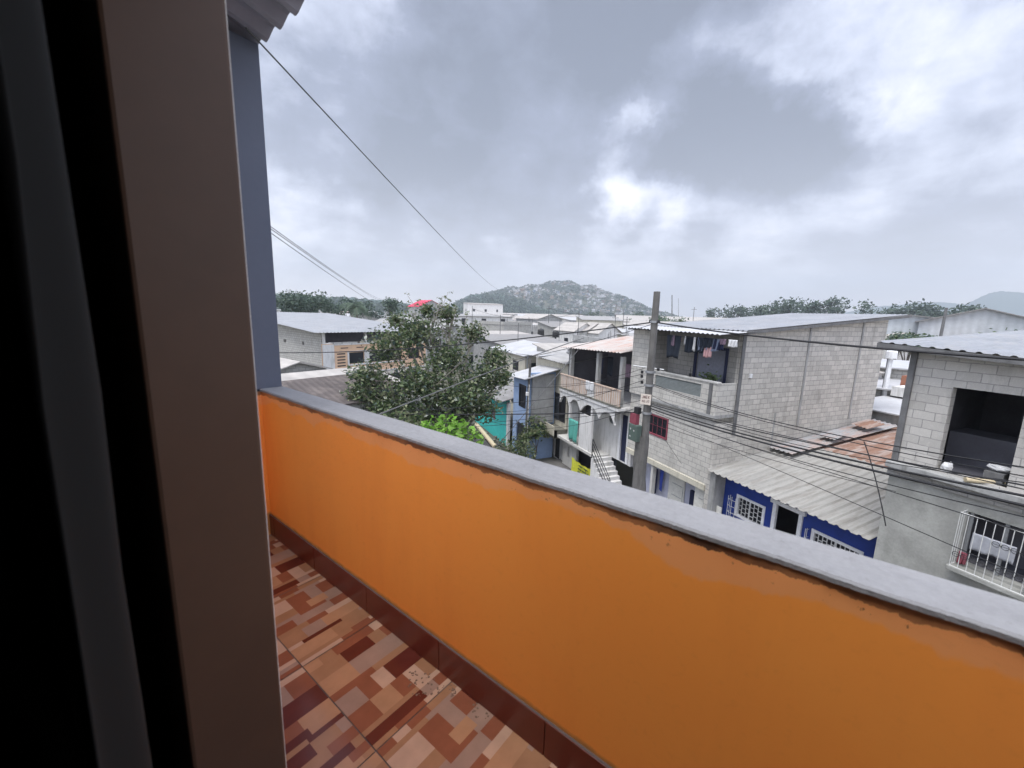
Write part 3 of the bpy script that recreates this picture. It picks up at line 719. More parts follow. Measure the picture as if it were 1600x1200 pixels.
# roofs stepping up behind the blue house
rr_ = thing('rear_shed', 'low shed with rusty brown corrugated roof behind the blue house', 'shed', (19, 7.5, 0))
m = MB(); m.corr((17.05, 9.9, 4.22), (17.05, 5.45, 4.30), (24, 5.45, 4.75), (24, 10.2, 4.65), 16, .04, .01, 6, 'box'); m.obj('roof', 'roof_rusty', rr_)
MB().box(17.3, 23.8, 5.7, 9.6, 0, 4.2).obj('wall', 'block_grey', rr_)
rs2 = thing('rear_shed', 'low shed with patched grey and bluish roof against the big block wall', 'shed', (18, 10, 0))
m = MB(); m.corr((15.6, 10.66, 4.20), (15.6, 9.7, 4.22), (22.5, 9.7, 4.75), (22.5, 10.66, 4.82), 5, .035, .01, 6, 'box')
m.obj('roof', 'roof_patina', rs2); MB().box(16.2, 22.3, 9.45, 10.6, 0, 4.15).obj('wall', 'block_grey', rs2)
m = MB(); m.corr((17.9, 10.3, 4.60), (18.0, 9.7, 4.57), (19.2, 9.8, 4.70), (19.1, 10.35, 4.72), 5, .02, .004, 6); m.obj('loose_sheet', 'roof_patina', rs2)
m = MB(); m.corr((20.4, 10.5, 4.84), (20.3, 9.8, 4.80), (21.4, 9.7, 4.93), (21.5, 10.4, 4.98), 5, .02, .004, 6); m.obj('loose_sheet', 'roof_rusty', rs2)

# --- big block house
bh = thing('block_house', 'tall three storey bare block house with white sheet roof and laundry', 'house', (13.4, 13, 0))
YS = 10.7; YE = 15.58
m = MB(); m.box(12.62, 22.3, YS, YS + .18, 0, 5.35); m.add([(13.5, YS, 5.35), (22.3, YS, 5.35), (22.3, YS, 9.44), (13.5, YS, 8.74), (13.5, YS + .18, 5.35), (22.3, YS + .18, 5.35), (22.3, YS + .18, 9.44), (13.5, YS + .18, 8.74)],
      [(0, 1, 2, 3), (7, 6, 5, 4), (0, 3, 7, 4), (1, 5, 6, 2), (3, 2, 6, 7)])
m.obj('side_wall', 'block_side', bh)
m = MB(); m.wallX(12.62, 12.80, YS + .182, YE, 2.95, 5.66, holes=[(13.05, 14.3, 4.05, 4.98)])
m.wallX(12.5, 12.66, 14.32, YE, 5.68, 8.62)
m.obj('front_wall', 'block_pale', bh)
m = MB(); m.wallX(13.5, 13.66, YS + .182, 14.32, 5.70, 8.66, holes=[(11.35, 12.72, 5.75, 8.0)]); m.box(12.67, 13.5, 14.33, 14.45, 5.7, 8.6)
m.obj('recess_wall', 'block_grey', bh)  # shade under the porch roof put into the darker block colour
for x, w in ((13.46, .16), (17.1, .10), (20.5, .10)):
    zt = 8.74 + (x - 13.5) * .0795 - .02
    MB().box(x, x + w, YS - .035, YS - .001, 5.0 if x > 14 else 4.9, zt).obj('pillar', 'concrete_dark' if x < 14 else 'concrete', bh)
MB().box(15.7, 15.78, YS - .012, YS - .001, 3.2, 5.6).obj('pillar', 'concrete', bh)
m = MB(); m.wallX(12.5, 12.62, YS + .02, 14.31, 5.70, 6.86, holes=[(11.45, 13.95, 6.24, 6.74)]); m.box(12.62, 13.49, YS + .02, YS + .14, 5.70, 6.86)
m.obj('balcony_wall', 'block_pale', bh)
m = MB(); m.box(12.47, 12.66, YS - .0, 14.31, 6.862, 6.93); m.obj('balcony_coping', 'plaster_pale', bh, bevel=.01)
m = MB(); m.box(12.46, 12.64, YS + .22, YS + .36, 5.70, 6.86); m.obj('balcony_post', 'concrete_dark', bh)
m = MB()
for i in range(9): z = 6.25 + i * .055; m.quadslab((12.53, 11.46, z), (12.53, 13.94, z), (12.57, 13.94, z + .05), (12.57, 11.46, z + .05), .006)
m.obj('louvre_panel', 'louvre', bh)
m = MB(); m.box(12.45, 13.5, YS, 14.32, 5.58, 5.698); m.box(12.55, 12.619, 14.32, YE, 5.58, 5.66); m.obj('balcony_slab', 'concrete', bh)
m = MB(); m.box(13.52, 13.56, 11.36, 12.71, 5.75, 7.99); d_ = m.obj('door', 'door_grey', bh)
m = MB(); m.box(13.44, 13.499, 12.72, 12.84, 5.72, 8.1).box(13.45, 13.499, 11.25, 11.35, 5.72, 8.1).box(13.445, 13.499, 11.3, 12.8, 8.0, 8.1); m.obj('door_frame', 'cloth_navy', bh)
w_ = win(bh, 12.62, 13.05, 14.3, 4.05, 4.98, 'frame_red', 'window_dark', 3, 1, .07)
# main roof and the lighter sheet over the balcony
def mz(x): return 8.80 + (x - 13.4) * .0785
m = MB(); m.corr((13.3, 15.75, mz(13.3)), (13.3, 10.42, mz(13.3)), (23.4, 10.42, mz(23.4)), (23.4, 15.75, mz(23.4)), 26, .022, .005, 6, 'box')
m.obj('roof', 'roof_zinc', bh)
m = MB(); m.corr((11.95, 15.70, 8.70), (11.95, 10.35, 8.66), (13.7, 10.35, 8.775), (13.7, 15.70, 8.80), 26, .020, .004, 6)
m.obj('porch_roof', 'roof_white', bh)
m = MB(); m.quadslab((13.3, 10.40, mz(13.3) - .12), (23.4, 10.40, mz(23.4) - .12), (23.4, 10.40, mz(23.4) - .02), (13.3, 10.40, mz(13.3) - .02), .03)
for y in (10.9, 12.5, 14.1, 15.4): m.box(12.05, 13.5, y - .025, y + .025, 8.60, 8.66)
m.obj('verge_board', 'concrete_dark', bh)
# ground floor set back under the first floor
m = MB(); m.box(12.55, 13.3, YS + .182, YE, 2.72, 2.948); m.obj('lintel_band', 'plaster_beige', bh)
m = MB(); m.wallX(13.2, 13.35, YS + .182, YE, .0, 2.718); m.obj('ground_floor_wall', 'plaster_lavender', bh)
m = MB(); m.box(12.62, 12.82, 13.72, 13.84, .13, 2.72); m.obj('porch_post', 'plaster_pale', bh)
def slab_door(parent, x, y0, y1, z0, z1, mat='door_white', n=4):
    m = MB(); m.box(x - .05, x, y0, y1, z0, z1); d = m.obj('door', mat, parent, bevel=.006)
    m = MB()
    for k in range(n): z = z0 + (z1 - z0) * (k + .7) / (n + .4); m.box(x - .056, x - .0505, y0 + .12, y1 - .22, z, z + .03)
    m.box(x - .056, x - .0505, y0 + .06, y0 + .085, z0 + .2, z1 - .3)
    m.obj('door_moulding', 'steel_grey', d)
    MB().tube([(x - .08, y1 - .12, z0 + 1.0), (x - .08, y1 - .12, z0 + 1.2)], .012, 5).obj('handle', 'iron_black', d)
slab_door(bh, 13.19, 12.35, 13.25, .15, 2.45)
slab_door(bh, 12.80, 10.92, 11.46, .15, 2.62)
slab_door(bh, 12.80, 10.2, 10.40, .15, 2.3)
m = MB(); m.box(13.10, 13.19, 11.62, 12.0, .15, 2.2); m.obj('doorway', 'cloth_navy', bh)
for i, (y0, y1, z0, z1, mt, nm, lb) in enumerate([
        (14.05, 13.86, 1.2, 2.4, 'cloth_navy', 'dress', 'dark dress hanging beside the pole under the first floor'),
        (13.72, 13.50, 1.5, 2.45, 'cloth_blue', 'shirt', 'blue patterned shirt hanging by the ground floor door')]):
    cloth(nm, lb, 13.05, y0, y1, z0, z1, mt, narrow=.2)
# small meter box on the side wall
MB().box(14.0, 14.12, YS - .06, YS - .001, 7.05, 7.20).obj('junction_box', 'white_paint', bh)
# laundry line under the porch roof
line = MB(); line.tube(sagline((12.2, 14.3, 8.52), (12.2, 10.6, 8.50), .05), .006, 4)
tag(line.obj('clothes_line', 'cable_grey', None, loc=(12.2, 12.4, 8.4)), 'thin washing line strung under the white porch roof', 'washing line')
LG = 'washing hanging under the white porch roof'
for (x0, x1, yt, yb, mt, nm, lb) in [
        (1044, 1048, 519, 530, 'cloth_mauve', 'shirt', 'small mauve shirt at the left end of the washing line'),
        (1045, 1067, 517, 557, 'cloth_dark', 'dress', 'long black dress, the longest dark piece of the washing'),
        (1052, 1057, 517, 538, 'cloth_mauve', 'blouse', 'mauve patterned blouse in front of the black dress'),
        (1060, 1064, 518, 531, 'cloth_pink', 'scarf', 'narrow pinkish cloth over the black dress'),
        (1070, 1072, 518, 536, 'cloth_white', 'strap', 'thin white strip of cloth right of the black dress'),
        (1071, 1090, 519, 549, 'cloth_dark', 'trousers', 'dark teal trousers left of the white trouser stripe'),
        (1086, 1090, 522, 546, 'cloth_white', 'towel', 'white narrow towel hanging over dark trousers'),
        (1092, 1100, 520, 545, 'cloth_grey_blue', 'trousers', 'grey trousers with pale stripe in the middle of the line'),
        (1102, 1125, 518, 546, 'cloth_grey_blue', 'shirt', 'large pale grey blue shirt right of centre on the line'),
        (1100, 1112, 541, 556, 'cloth_pink', 'blouse', 'pink blouse hanging lowest of all the washing'),
        (1091, 1104, 520, 549, 'cloth_dark', 'skirt', 'dark skirt directly left of the large pale shirt'),
        (1096, 1116, 519, 541, 'cloth_dark', 'jacket', 'black jacket behind the large pale shirt'),
        (1113, 1132, 520, 544, 'cloth_navy', 'jacket', 'navy jacket between the pale shirt and the mauve shorts'),
        (1126, 1136, 522, 536, 'cloth_mauve', 'shorts', 'pink mauve shorts right of the large pale shirt'),
        (1137, 1152, 524, 540, 'cloth_white', 'underpants', 'pale underwear at the right end of the washing line')]:
    p, q = atX(x0, yt, 12.2), atX(x1, yt, 12.2); zt = min(8.5, p.z); zb = atX((x0 + x1) / 2, yb, 12.2).z
    cloth(nm, lb, 12.2 + random.uniform(-.06, .06), p.y, q.y, zb - .06, zt, mt, LG, wav=.035, narrow=.12)
pl = thing('potted_plant', 'small leafy plant standing on the block balcony wall', 'plant', (13.0, 11.4, 6.0))
m = MB(); m.tube([(12.9, 11.45, 5.7), (12.9, 11.45, 6.5)], .12, 8); m.obj('pot', 'concrete_dark', pl)
m = MB()
for k in range(260):
    p = Vector((12.9, 11.45, 6.85)) + Vector((random.gauss(0, .13), random.gauss(0, .2), random.gauss(0, .17))); a = Vector((random.uniform(-1, 1), random.uniform(-1, 1), random.uniform(-1, 1))).normalized() * .06; b = a.orthogonal() * .6
    m.add([p - a, p - b, p + a, p + b], [(0, 1, 2, 3)])
m.obj('foliage', 'leaf_mid', pl)
m = MB(); m.tube([(12.56, 12.1, 6.93), (12.56, 12.1, 7.06)], .05, 8); m.tube([(12.56, 12.1, 7.06), (12.58, 12.12, 7.25)], .008, 4)
tag(m.obj('flower_pot', 'iron_black', None, loc=(12.56, 12.1, 6.93)), 'tiny dark pot with a twig on the louvred balcony wall', 'flower pot')

# --- white house with the roof terrace
wh = thing('terrace_house', 'white house with peeling peach terrace railing and yellow banner below', 'house', (12.9, 18.5, 0))
Y0, Y1 = 15.60, 21.32
m = MB(); m.wallX(12.9, 13.05, Y0, Y1, 1.9, 4.72, holes=[(15.95, 16.45, 1.95, 4.35), (19.2, 20.6, 1.95, 4.3)]); m.obj('wall', 'plaster_white', wh)
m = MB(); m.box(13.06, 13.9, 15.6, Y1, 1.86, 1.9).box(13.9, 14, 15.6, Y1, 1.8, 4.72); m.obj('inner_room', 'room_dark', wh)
m = MB(); m.box(11.95, 17.5, Y0 + .003, Y1, 4.72, 4.88); m.obj('terrace_slab', 'plaster_white', wh, bevel=.01)
m = MB(); m.box(11.93, 12.12, Y0 + .004, Y1 + .02, 4.882, 4.97); m.obj('moss_edge', 'concrete_mossy', wh)
# arched valances along the slab edge
va = MB()
for (ya, yb) in ((15.9, 17.2), (17.2, 19.0), (19.0, 20.2), (20.2, 21.3)):
    K = 12; vs = []
    for i in range(K + 1):
        y = ya + (yb - ya) * i / K; zz = 4.72 - .22 - .5 * (abs(2 * i / K - 1) ** 2.2)
        vs += [(12.0, y, 4.718), (12.0, y, zz), (12.12, y, 4.718), (12.12, y, zz)]
    va.add(vs, [q for i in range(K) for q in ((i * 4, i * 4 + 4, i * 4 + 5, i * 4 + 1), (i * 4 + 2, i * 4 + 3, i * 4 + 7, i * 4 + 6), (i * 4 + 1, i * 4 + 5, i * 4 + 7, i * 4 + 3))])
va.obj('arched_valance', 'plaster_white', wh)
for y in (17.9, 20.15): MB().box(12.02, 12.16, y - .07, y + .07, 1.98, 4.5).obj('porch_post', 'plaster_white', wh)
m = MB(); m.box(12.02, 12.10, 17.97, 19.0, 1.98, 3.9); m.obj('porch_screen', 'plaster_white', wh)
m = MB(); m.box(11.95, 13.4, 17.3, Y1, 1.82, 1.978); m.obj('porch_slab', 'plaster_pale', wh, bevel=.01)
# railing panels
for k in range(8):
    ya = 15.62 + k * .71; m = MB(); m.box(12.0, 12.05, ya, ya + .66, 4.972, 5.70)
    m.obj('railing_panel', ['peeling_panel', 'peeling_panel', 'peeling_panel', 'plaster_white', 'peeling_panel', 'peeling_panel', 'peeling_panel', 'peeling_panel'][k], wh)
    for q in range(4): MB().box(11.985, 11.999, ya + .06 + q * .16, ya + .085 + q * .16, 4.98, 5.70).obj('railing_bar', 'grille_white', wh)
m = MB(); m.box(11.97, 12.07, 15.6, Y1, 5.702, 5.76); m.obj('handrail', 'peeling_panel', wh)
for y in (15.9, 17.85, 20.55): MB().box(12.16, 12.36, y - .1, y + .1, 4.882, 7.3).obj('terrace_post', 'concrete', wh)
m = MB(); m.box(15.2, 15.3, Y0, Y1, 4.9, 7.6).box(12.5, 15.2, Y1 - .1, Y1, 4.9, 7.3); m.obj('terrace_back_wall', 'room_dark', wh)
m = MB()
zz0, zz1 = 7.52, 8.05
m.corr((11.9, 21.5, 7.30), (11.9, 15.62, 7.52), (16.4, 15.62, 8.22), (16.4, 21.0, 7.98), 22, .025, .006, 6, sag=.02); m.obj('roof', 'roof_peach', wh)
cloth('tarpaulin', 'dark green tarpaulin hung at the left end of the terrace', 12.5, 21.2, 20.65, 5.7, 7.15, 'tarp_green', cat='tarpaulin')
cloth('towel', 'mint green cloth hung on the white porch of the terrace house', 12.0, 20.1, 19.1, 2.1, 3.35, 'cloth_mint', wav=.05, cat='towel')
cloth('sack', 'pale cloth draped over the middle of the peeling terrace railing', 11.96, 18.5, 17.75, 5.3, 5.78, 'cloth_white', wav=.03, cat='cloth')
for k, (y, mt, h, z) in enumerate([(19.6, 'cloth_navy', .8, 6.0), (18.7, 'cloth_dark', 1.0, 6.0), (17.2, 'cloth_mauve', .7, 6.1), (16.5, 'cloth_navy', .9, 5.9)]):
    cloth('garment', ['navy garment leftmost in the dark terrace', 'black garment in the middle of the dark terrace', 'mauve garment in the right bay of the dark terrace', 'navy garment rightmost in the dark terrace'][k], 13.4, y, y - .5, z, z + h, mt, 'washing inside the dark terrace')
lump('plastic_bag', 'white bag hanging from the roof corner above the green tarpaulin', (12.1, 20.7, 6.95), .14, 'cloth_white', 'bag', (1, 1, 1), 8)
# wall fan, door, stairs with black rail
m = MB(); m.tube([(12.86, 17.15, 3.95), (12.80, 17.15, 3.95)], .26, 20); fn = m.obj('wall_vent', 'steel_grey', wh)
m = MB()
for k in range(4): m.tube([(12.79, 17.15 + (.05 + .055 * k) * math.cos(t), 3.95 + (.05 + .055 * k) * math.sin(t)) for t in [i * math.pi / 8 for i in range(17)]], .006, 4)
m.obj('vent_ring', 'iron_black', fn)
m = MB(); m.box(12.93, 12.97, 15.96, 16.44, 1.96, 4.34); m.obj('door', 'cloth_navy', wh)
m = MB(); m.box(12.84, 12.9, 16.45, 16.6, 1.95, 4.4).box(12.84, 12.9, 15.8, 15.95, 1.95, 4.4); m.obj('door_frame', 'white_paint', wh)
m = MB()
ns = 9
for k in range(ns):
    m.box(11.75, 12.9, 17.28 - .0 - (k + 1) * .19, 17.28 - k * .19, .0, 1.9 - k * .19)
m.obj('stairs', 'plaster_white', wh)
m = MB(); p0, p1 = Vector((11.76, 17.25, 1.95)), Vector((11.76, 15.6, .40))
for h in (.22, .50, .78, 1.0): m.tube([p0 + Vector((0, 0, h)), p1 + Vector((0, 0, h))], .022, 5)
for t in (0, 1): m.tube([p0.lerp(p1, t), p0.lerp(p1, t) + Vector((0, 0, 1.0))], .025, 5)
m.obj('stair_rail', 'iron_black', wh)
m = MB(); m.wallX(13.3, 13.4, 17.3, Y1, 0, 1.82); m.obj('lower_wall', 'room_dark', wh)
m = MB(); m.wallX(12.4, 12.55, 19.75, Y1, 0, 1.818, holes=[(20.55, 20.75, .7, 1.4)]); m.obj('ground_floor_wall', 'plaster_pale', wh)
m = MB(); m.box(12.02, 12.14, 17.3, 17.42, 0, 1.818); m.obj('porch_post', 'plaster_pale', wh)
bn = thing('banner', 'yellow printed banner stretched under the white porch', 'banner', (12.0, 18.4, .2))
K = 16; m = MB(); vs = []
for j in range(5):
    for i in range(K + 1):
        y = 19.6 - 2.1 * i / K; vs.append((12.0 + .03 * math.sin(i * 1.3 + j), y, 1.15 - .1 * math.sin(math.pi * i / K) - j * .26))
m.add(vs, [(j * (K + 1) + i, (j + 1) * (K + 1) + i, (j + 1) * (K + 1) + i + 1, j * (K + 1) + i + 1) for j in range(4) for i in range(K)])
m.obj('cloth', 'banner_yellow', bn)
m = MB()
for j in range(5):
    for i in range(9):
        m.box(11.932, 11.95, 17.72, 18.8, .95 - j * .19 - .006, .95 - j * .19 + .006)
        if (i * 7 + j * 3) % 4: y = 18.75 - i * .12; z = .95 - j * .19; m.box(11.93, 11.95, y - .05, y + .045, z - .045 + .02 * (i % 2), z + .045)
m.box(11.931, 11.951, 18.0, 18.02, .17, .97); m.obj('print', 'banner_ink', bn)

# --- beige house
be = thing('beige_house', 'beige two storey house left of the white terrace house', 'house', (12.6, 23, 0))
m = MB(); m.wallX(12.55, 12.7, 21.34, 25.6, 2.25, 6.2, holes=[(21.5, 23.0, 2.6, 4.3)]); m.box(12.7, 19, 25.5, 25.6, 2.25, 6.2)
m.obj('upper_wall', 'plaster_beige', be)
win(be, 12.55, 22.25, 23.0, 2.6, 4.3, 'iron_black', 'glass_dim', 0, 0, .04); win(be, 12.55, 21.5, 22.2, 2.6, 4.3, 'iron_black', 'window_dark', 2, 1, .04)
m = MB(); m.quadslab((11.75, 21.36, 2.24), (11.75, 26.2, 2.24), (11.75, 26.2, 1.75), (11.75, 21.36, 1.75), .2); m.box(11.76, 12.8, 21.36, 26.2, 1.72, 2.248)
m.obj('mossy_overhang', 'concrete_mossy', be)
m = MB(); m.box(11.70, 11.749, 21.34, 22.9, 1.9, 2.5); m.obj('ledge_patch', 'plaster_beige', be)
m = MB(); m.wallX(12.6, 12.75, 21.34, 26.0, 0, 1.72, holes=[(23.3, 24.7, .45, 1.7), (22.1, 22.8, .02, 1.68)]); m.obj('lower_wall', 'plaster_pale', be)
win(be, 12.6, 23.3, 24.7, .45, 1.7, 'plaster_pale' if False else 'grille_white', 'window_dark', 0, 0, .07)
MB().box(12.68, 12.72, 22.12, 22.78, .02, 1.68).obj('door', 'iron_black', be)
MB().box(12.3, 12.4, 25.2, 25.3, 0, 1.72).obj('porch_post', 'plaster_white', be)
m = MB(); m.corr((12.2, 25.9, 6.35), (12.2, 21.1, 6.30), (19, 21.1, 7.35), (19, 25.9, 7.4), 16, .03, .006, 6); m.obj('roof', 'roof_far_zinc', be)
tk = thing('awning', 'white sheet awning roof between the beige house and the terrace', 'awning', (12.8, 26, 0))
m = MB(); m.quadslab((13, 30.5, 6.0), (12.2, 24.5, 6.45), (16, 24.5, 6.75), (16.5, 30.5, 6.3), .05); m.obj('sheet', 'roof_white', tk); 
m = MB(); m.tube([(12.5, 27.2, 0), (12.5, 27.2, 6.25)], .05, 6); m.obj('post', 'steel_grey', tk)
# --- light blue and turquoise houses where the street bends
lb = thing('light_blue_house', 'narrow light blue house with dark window beside a thin pole', 'house', (10.6, 24, 0))
m = MB(); m.wallX(10.55, 10.7, 22.75, 25.0, 0, 5.15, holes=[(23.0, 24.05, 3.3, 4.75), (23.1, 24.4, .02, 2.2)]); m.box(10.7, 12.45, 22.75, 22.87, 0, 5.6); m.obj('wall', 'paint_light_blue', lb)
win(lb, 10.55, 23.0, 24.05, 3.3, 4.75, 'iron_black', 'window_dark', 1, 2, .05)
MB().box(10.62, 10.66, 23.12, 24.38, .02, 2.18).obj('door', 'window_dark', lb)
m = MB(); m.quadslab((10.1, 25.2, 5.15), (10.1, 22.3, 5.30), (14.5, 22.3, 6.35), (14.5, 25.2, 6.2), .05); m.obj('roof', 'roof_white', lb)
m = MB(); m.box(10.78, 12.3, 22.6, 22.74, 2.4, 5.5); m.obj('side_wall', 'concrete', lb)
tq = thing('turquoise_house', 'turquoise house with narrow barred window behind the dark tree', 'house', (10.4, 29, 0))
m = MB(); m.wallX(10.4, 10.55, 25.6, 33, 0, 3.3, holes=[(28.0, 28.5, 1.3, 2.3)]); m.obj('wall', 'paint_turquoise', tq)
win(tq, 10.4, 28.0, 28.5, 1.3, 2.3, 'cloth_mauve', 'glass_dim', 1, 2, .08)
m = MB(); m.quadslab((9.6, 33.3, 3.3), (9.6, 25.2, 3.3), (14, 25.2, 4.3), (14, 33.3, 4.3), .06); m.obj('roof', 'roof_far_grey', tq)
MB().box(10.3, 10.45, 25.2, 25.55, 0, 3.2).obj('gate_post', 'plaster_white', tq)
# rubble, long pipe and weeds on the kerb there
m = MB(); rr = random.Random(9)
for k in range(70):
    x, y = rr.uniform(9.3, 10.6), rr.uniform(20.5, 29.5); s_ = rr.uniform(.05, .22)
    m.quadslab((x, y, s_), (x + s_, y + .3 * s_, s_), (x + s_ * .8, y + s_ * 1.3, s_ * .9), (x - .2 * s_, y + s_, s_ * 1.1), s_)
tag(m.obj('rubble', 'rubble', None), 'loose stones and broken concrete along the kerb', None, None, 'stuff')
m = MB(); m.tube([(9.4, 25.2, .22), (9.9, 31, .22)], .16, 10); tag(m.obj('drain_pipe', 'pipe_tan', None, loc=(9.4, 25.2, 0)), 'pale concrete pipe lying in front of the turquoise house', 'pipe')

# ------------------------------------------------------------------ vegetation
def leaves(m, cen, rad, n, size, rr, nm=3, shell=.55, flatk=.35, wts=None):
    """n leaf clumps through one rounded mass; denser near its skin"""
    c = np.array(cen); r = np.array(rad)
    d = rr.normal(size=(n, 3)); d /= np.linalg.norm(d, axis=1)[:, None]
    q = (shell + (1 - shell) * rr.random(n)) * (1 + .16 * rr.normal(size=n))
    p = c + d * q[:, None] * r
    a = rr.normal(size=(n, 3)); a[:, 2] *= .6; a /= np.linalg.norm(a, axis=1)[:, None]
    b = np.cross(a, rr.normal(size=(n, 3))); b /= np.linalg.norm(b, axis=1)[:, None] + 1e-9
    s_ = size * (.5 + 1.15 * rr.random(n) ** 1.6)[:, None]
    a *= s_; b *= s_ * .55
    mi = rr.choice(nm, size=n, p=wts)
    o = len(m.v)
    P = np.stack([p - a, p - b * .9 + a * .1, p + a, p + b], 1).reshape(-1, 3)
    m.v += [tuple(x) for x in P.tolist()]
    m.f += [(o + 4 * i, o + 4 * i + 1, o + 4 * i + 2, o + 4 * i + 3) for i in range(n)]
    m.mi += mi.tolist()
def tree(name, label, base, blobs, n_per, size, mats, trunk_r=.2, group=None, bark='bark', wts=None, seed=1, shell=.55, cat='tree', twigs=True):
    rr = np.random.default_rng(seed); r2 = random.Random(seed)
    t = thing(name, label, cat, base, 0, group)
    cr_ = MB()
    for (c, r) in blobs:
        if isinstance(r, (int, float)): r = (r, r, r * .8)
        leaves(cr_, c, r, int(n_per * (r[0] * r[1] * r[2]) ** .667), size, rr, len(mats), shell, wts=wts)
    cr_.obj('crown', mats, t)
    tr = MB(); bs = Vector(base); top = sum((Vector(c) for c, _ in blobs), Vector()) / len(blobs)
    fork = bs.lerp(top, .45); fork.x += r2.uniform(-.2, .2)
    tr.tube([bs, bs.lerp(fork, .5) + Vector((r2.uniform(-.1, .1), r2.uniform(-.1, .1), 0)) * trunk_r * 3, fork], trunk_r * 1.25, 8, 0, trunk_r * .8)
    for (c, r) in blobs:
        c = Vector(c); mid = fork.lerp(c, .55) + Vector((r2.uniform(-.3, .3), r2.uniform(-.3, .3), -.1)) * trunk_r * 2
        tr.tube([fork, mid, c], trunk_r * .5, 5, 0, trunk_r * .12)
        if twigs:
            R_ = r if isinstance(r, (int, float)) else r[0]
            for k in range(4): tr.tube([mid.lerp(c, .6), c + Vector((r2.gauss(0, .6), r2.gauss(0, .6), r2.uniform(-.2, .9))) * R_], trunk_r * .14, 4, 0, trunk_r * .05)
    tr.obj('trunk', bark, t)
    return t
# the big tree in the middle of the picture, about 20 m away
bb_ = []
for (px, py, d, r) in [(575, 590, 19.5, 1.0), (610, 540, 20, 1.15), (600, 630, 19, 1.1), (655, 600, 19, 1.5), (650, 520, 20.5, 1.15), (700, 560, 20, 1.2), (720, 620, 19, 1.5),
                       (760, 590, 20, 1.25), (775, 560, 20.5, .8), (655, 655, 18.5, 1.25), (755, 635, 19, .95), (700, 670, 18.5, 1.1), (560, 615, 19, .65),
                       (700, 490, 21, .62), (668, 485, 21, .5), (740, 520, 21, .75), (620, 500, 21, .55), (785, 590, 20, .6)]:
    p = atD(px, py, d); bb_.append((tuple(p), r))
tree('broadleaf_tree', 'large loose crowned dark tree rising in the middle of the view', (5.2, 18.5, 0), bb_, 1500, .082,
     ['leaf_dark', 'leaf_mid', 'leaf_olive', 'leaf_silver', 'leaf_deep'], .26, None, 'bark_pale', [.33, .31, .21, .05, .10], 3, .22)
bt_ = thing('flowering_branches', 'thin pale blossoming branches above the big dark tree', 'branches', tuple(atD(700, 520, 21)), 0)
m = MB(); lv = MB(); rr = np.random.default_rng(8); r2 = random.Random(8)
for (px, py) in [(636, 462), (655, 470), (668, 478), (690, 462), (697, 458), (705, 470), (712, 482), (680, 490), (728, 486), (745, 500), (720, 505), (640, 488), (660, 500), (757, 515), (700, 495), (685, 475)]:
    p = atD(px, py, 21); q = atD(700 + (px - 700) * .3, 560, 20.5)
    pts = [q.lerp(p, t) + Vector((r2.uniform(-.12, .12), r2.uniform(-.12, .12), 0)) for t in (0, .3, .6, .85, 1)]
    m.tube(pts, .028, 5, 0, .008)
    for t in np.linspace(.35, 1, 9):
        c = q.lerp(p, t) + Vector((r2.gauss(0, .14), r2.gauss(0, .14), r2.gauss(0, .06)))
        leaves(lv, tuple(c), (.15, .15, .10), 13, .055, rr, 3, .2, wts=[.40, .3, .3])
m.obj('twigs', 'bark_pale', bt_); lv.obj('blossom', ['leaf_silver', 'leaf_olive', 'leaf_mid'], bt_)
# bright green young tree near the wall
bb_ = [(tuple(atD(px, py, 12)), r) for (px, py, r) in [(668, 667, .36), (697, 662, .40), (722, 672, .40), (745, 680, .30), (690, 680, .5), (730, 692, .5), (658, 684, .35)]]
tree('young_tree', 'bright lime green leafy treetop just beyond the coping', (2.6, 11, 0), bb_, 620, .085, ['leaf_bright', 'leaf_fresh', 'leaf_mid'], .06, wts=[.5, .38, .12], seed=5, shell=.4)
# bushes under the big tree and at the bend
def bush(px, py, d, r, label, mats=('leaf_dark', 'leaf_mid', 'leaf_olive'), seed=1, base_z=0, size=.08, n=420, wts=None, name='bush', group=None):
    p = atD(px, py, d)
    tree(name, label, (p.x, p.y, base_z), [((p.x, p.y, p.z), (r, r, r * .9)), ((p.x + r * .6, p.y + .2, p.z - r * .5), r * .8), ((p.x - r * .6, p.y, p.z - r * .4), r * .8)], n, size, list(mats), .05, group, wts=wts, seed=seed, cat='bush', twigs=False)
bush(788, 700, 25.5, .7, 'dark weedy bush on the kerb left of the thin pole', seed=21)
bush(812, 688, 24, .6, 'slender weed bush growing at the foot of the thin pole', ('leaf_mid', 'leaf_olive', 'leaf_dark'), 22)
bush(818, 700, 22.3, .75, 'low leafy clump at the kerb in front of the light blue house', ('leaf_mid', 'leaf_dark', 'leaf_olive'), 27)
bush(836, 668, 24.5, .8, 'grassy palm like bush right of the thin pole', ('leaf_olive', 'leaf_mid', 'leaf_dark'), 23, size=.12)
bush(622, 672, 15.5, 1.2, 'dark shrub below the big tree, nearest the coping', seed=24, n=500)
bush(545, 645, 20, .9, 'dark shrub at the left foot of the big tree', seed=25)
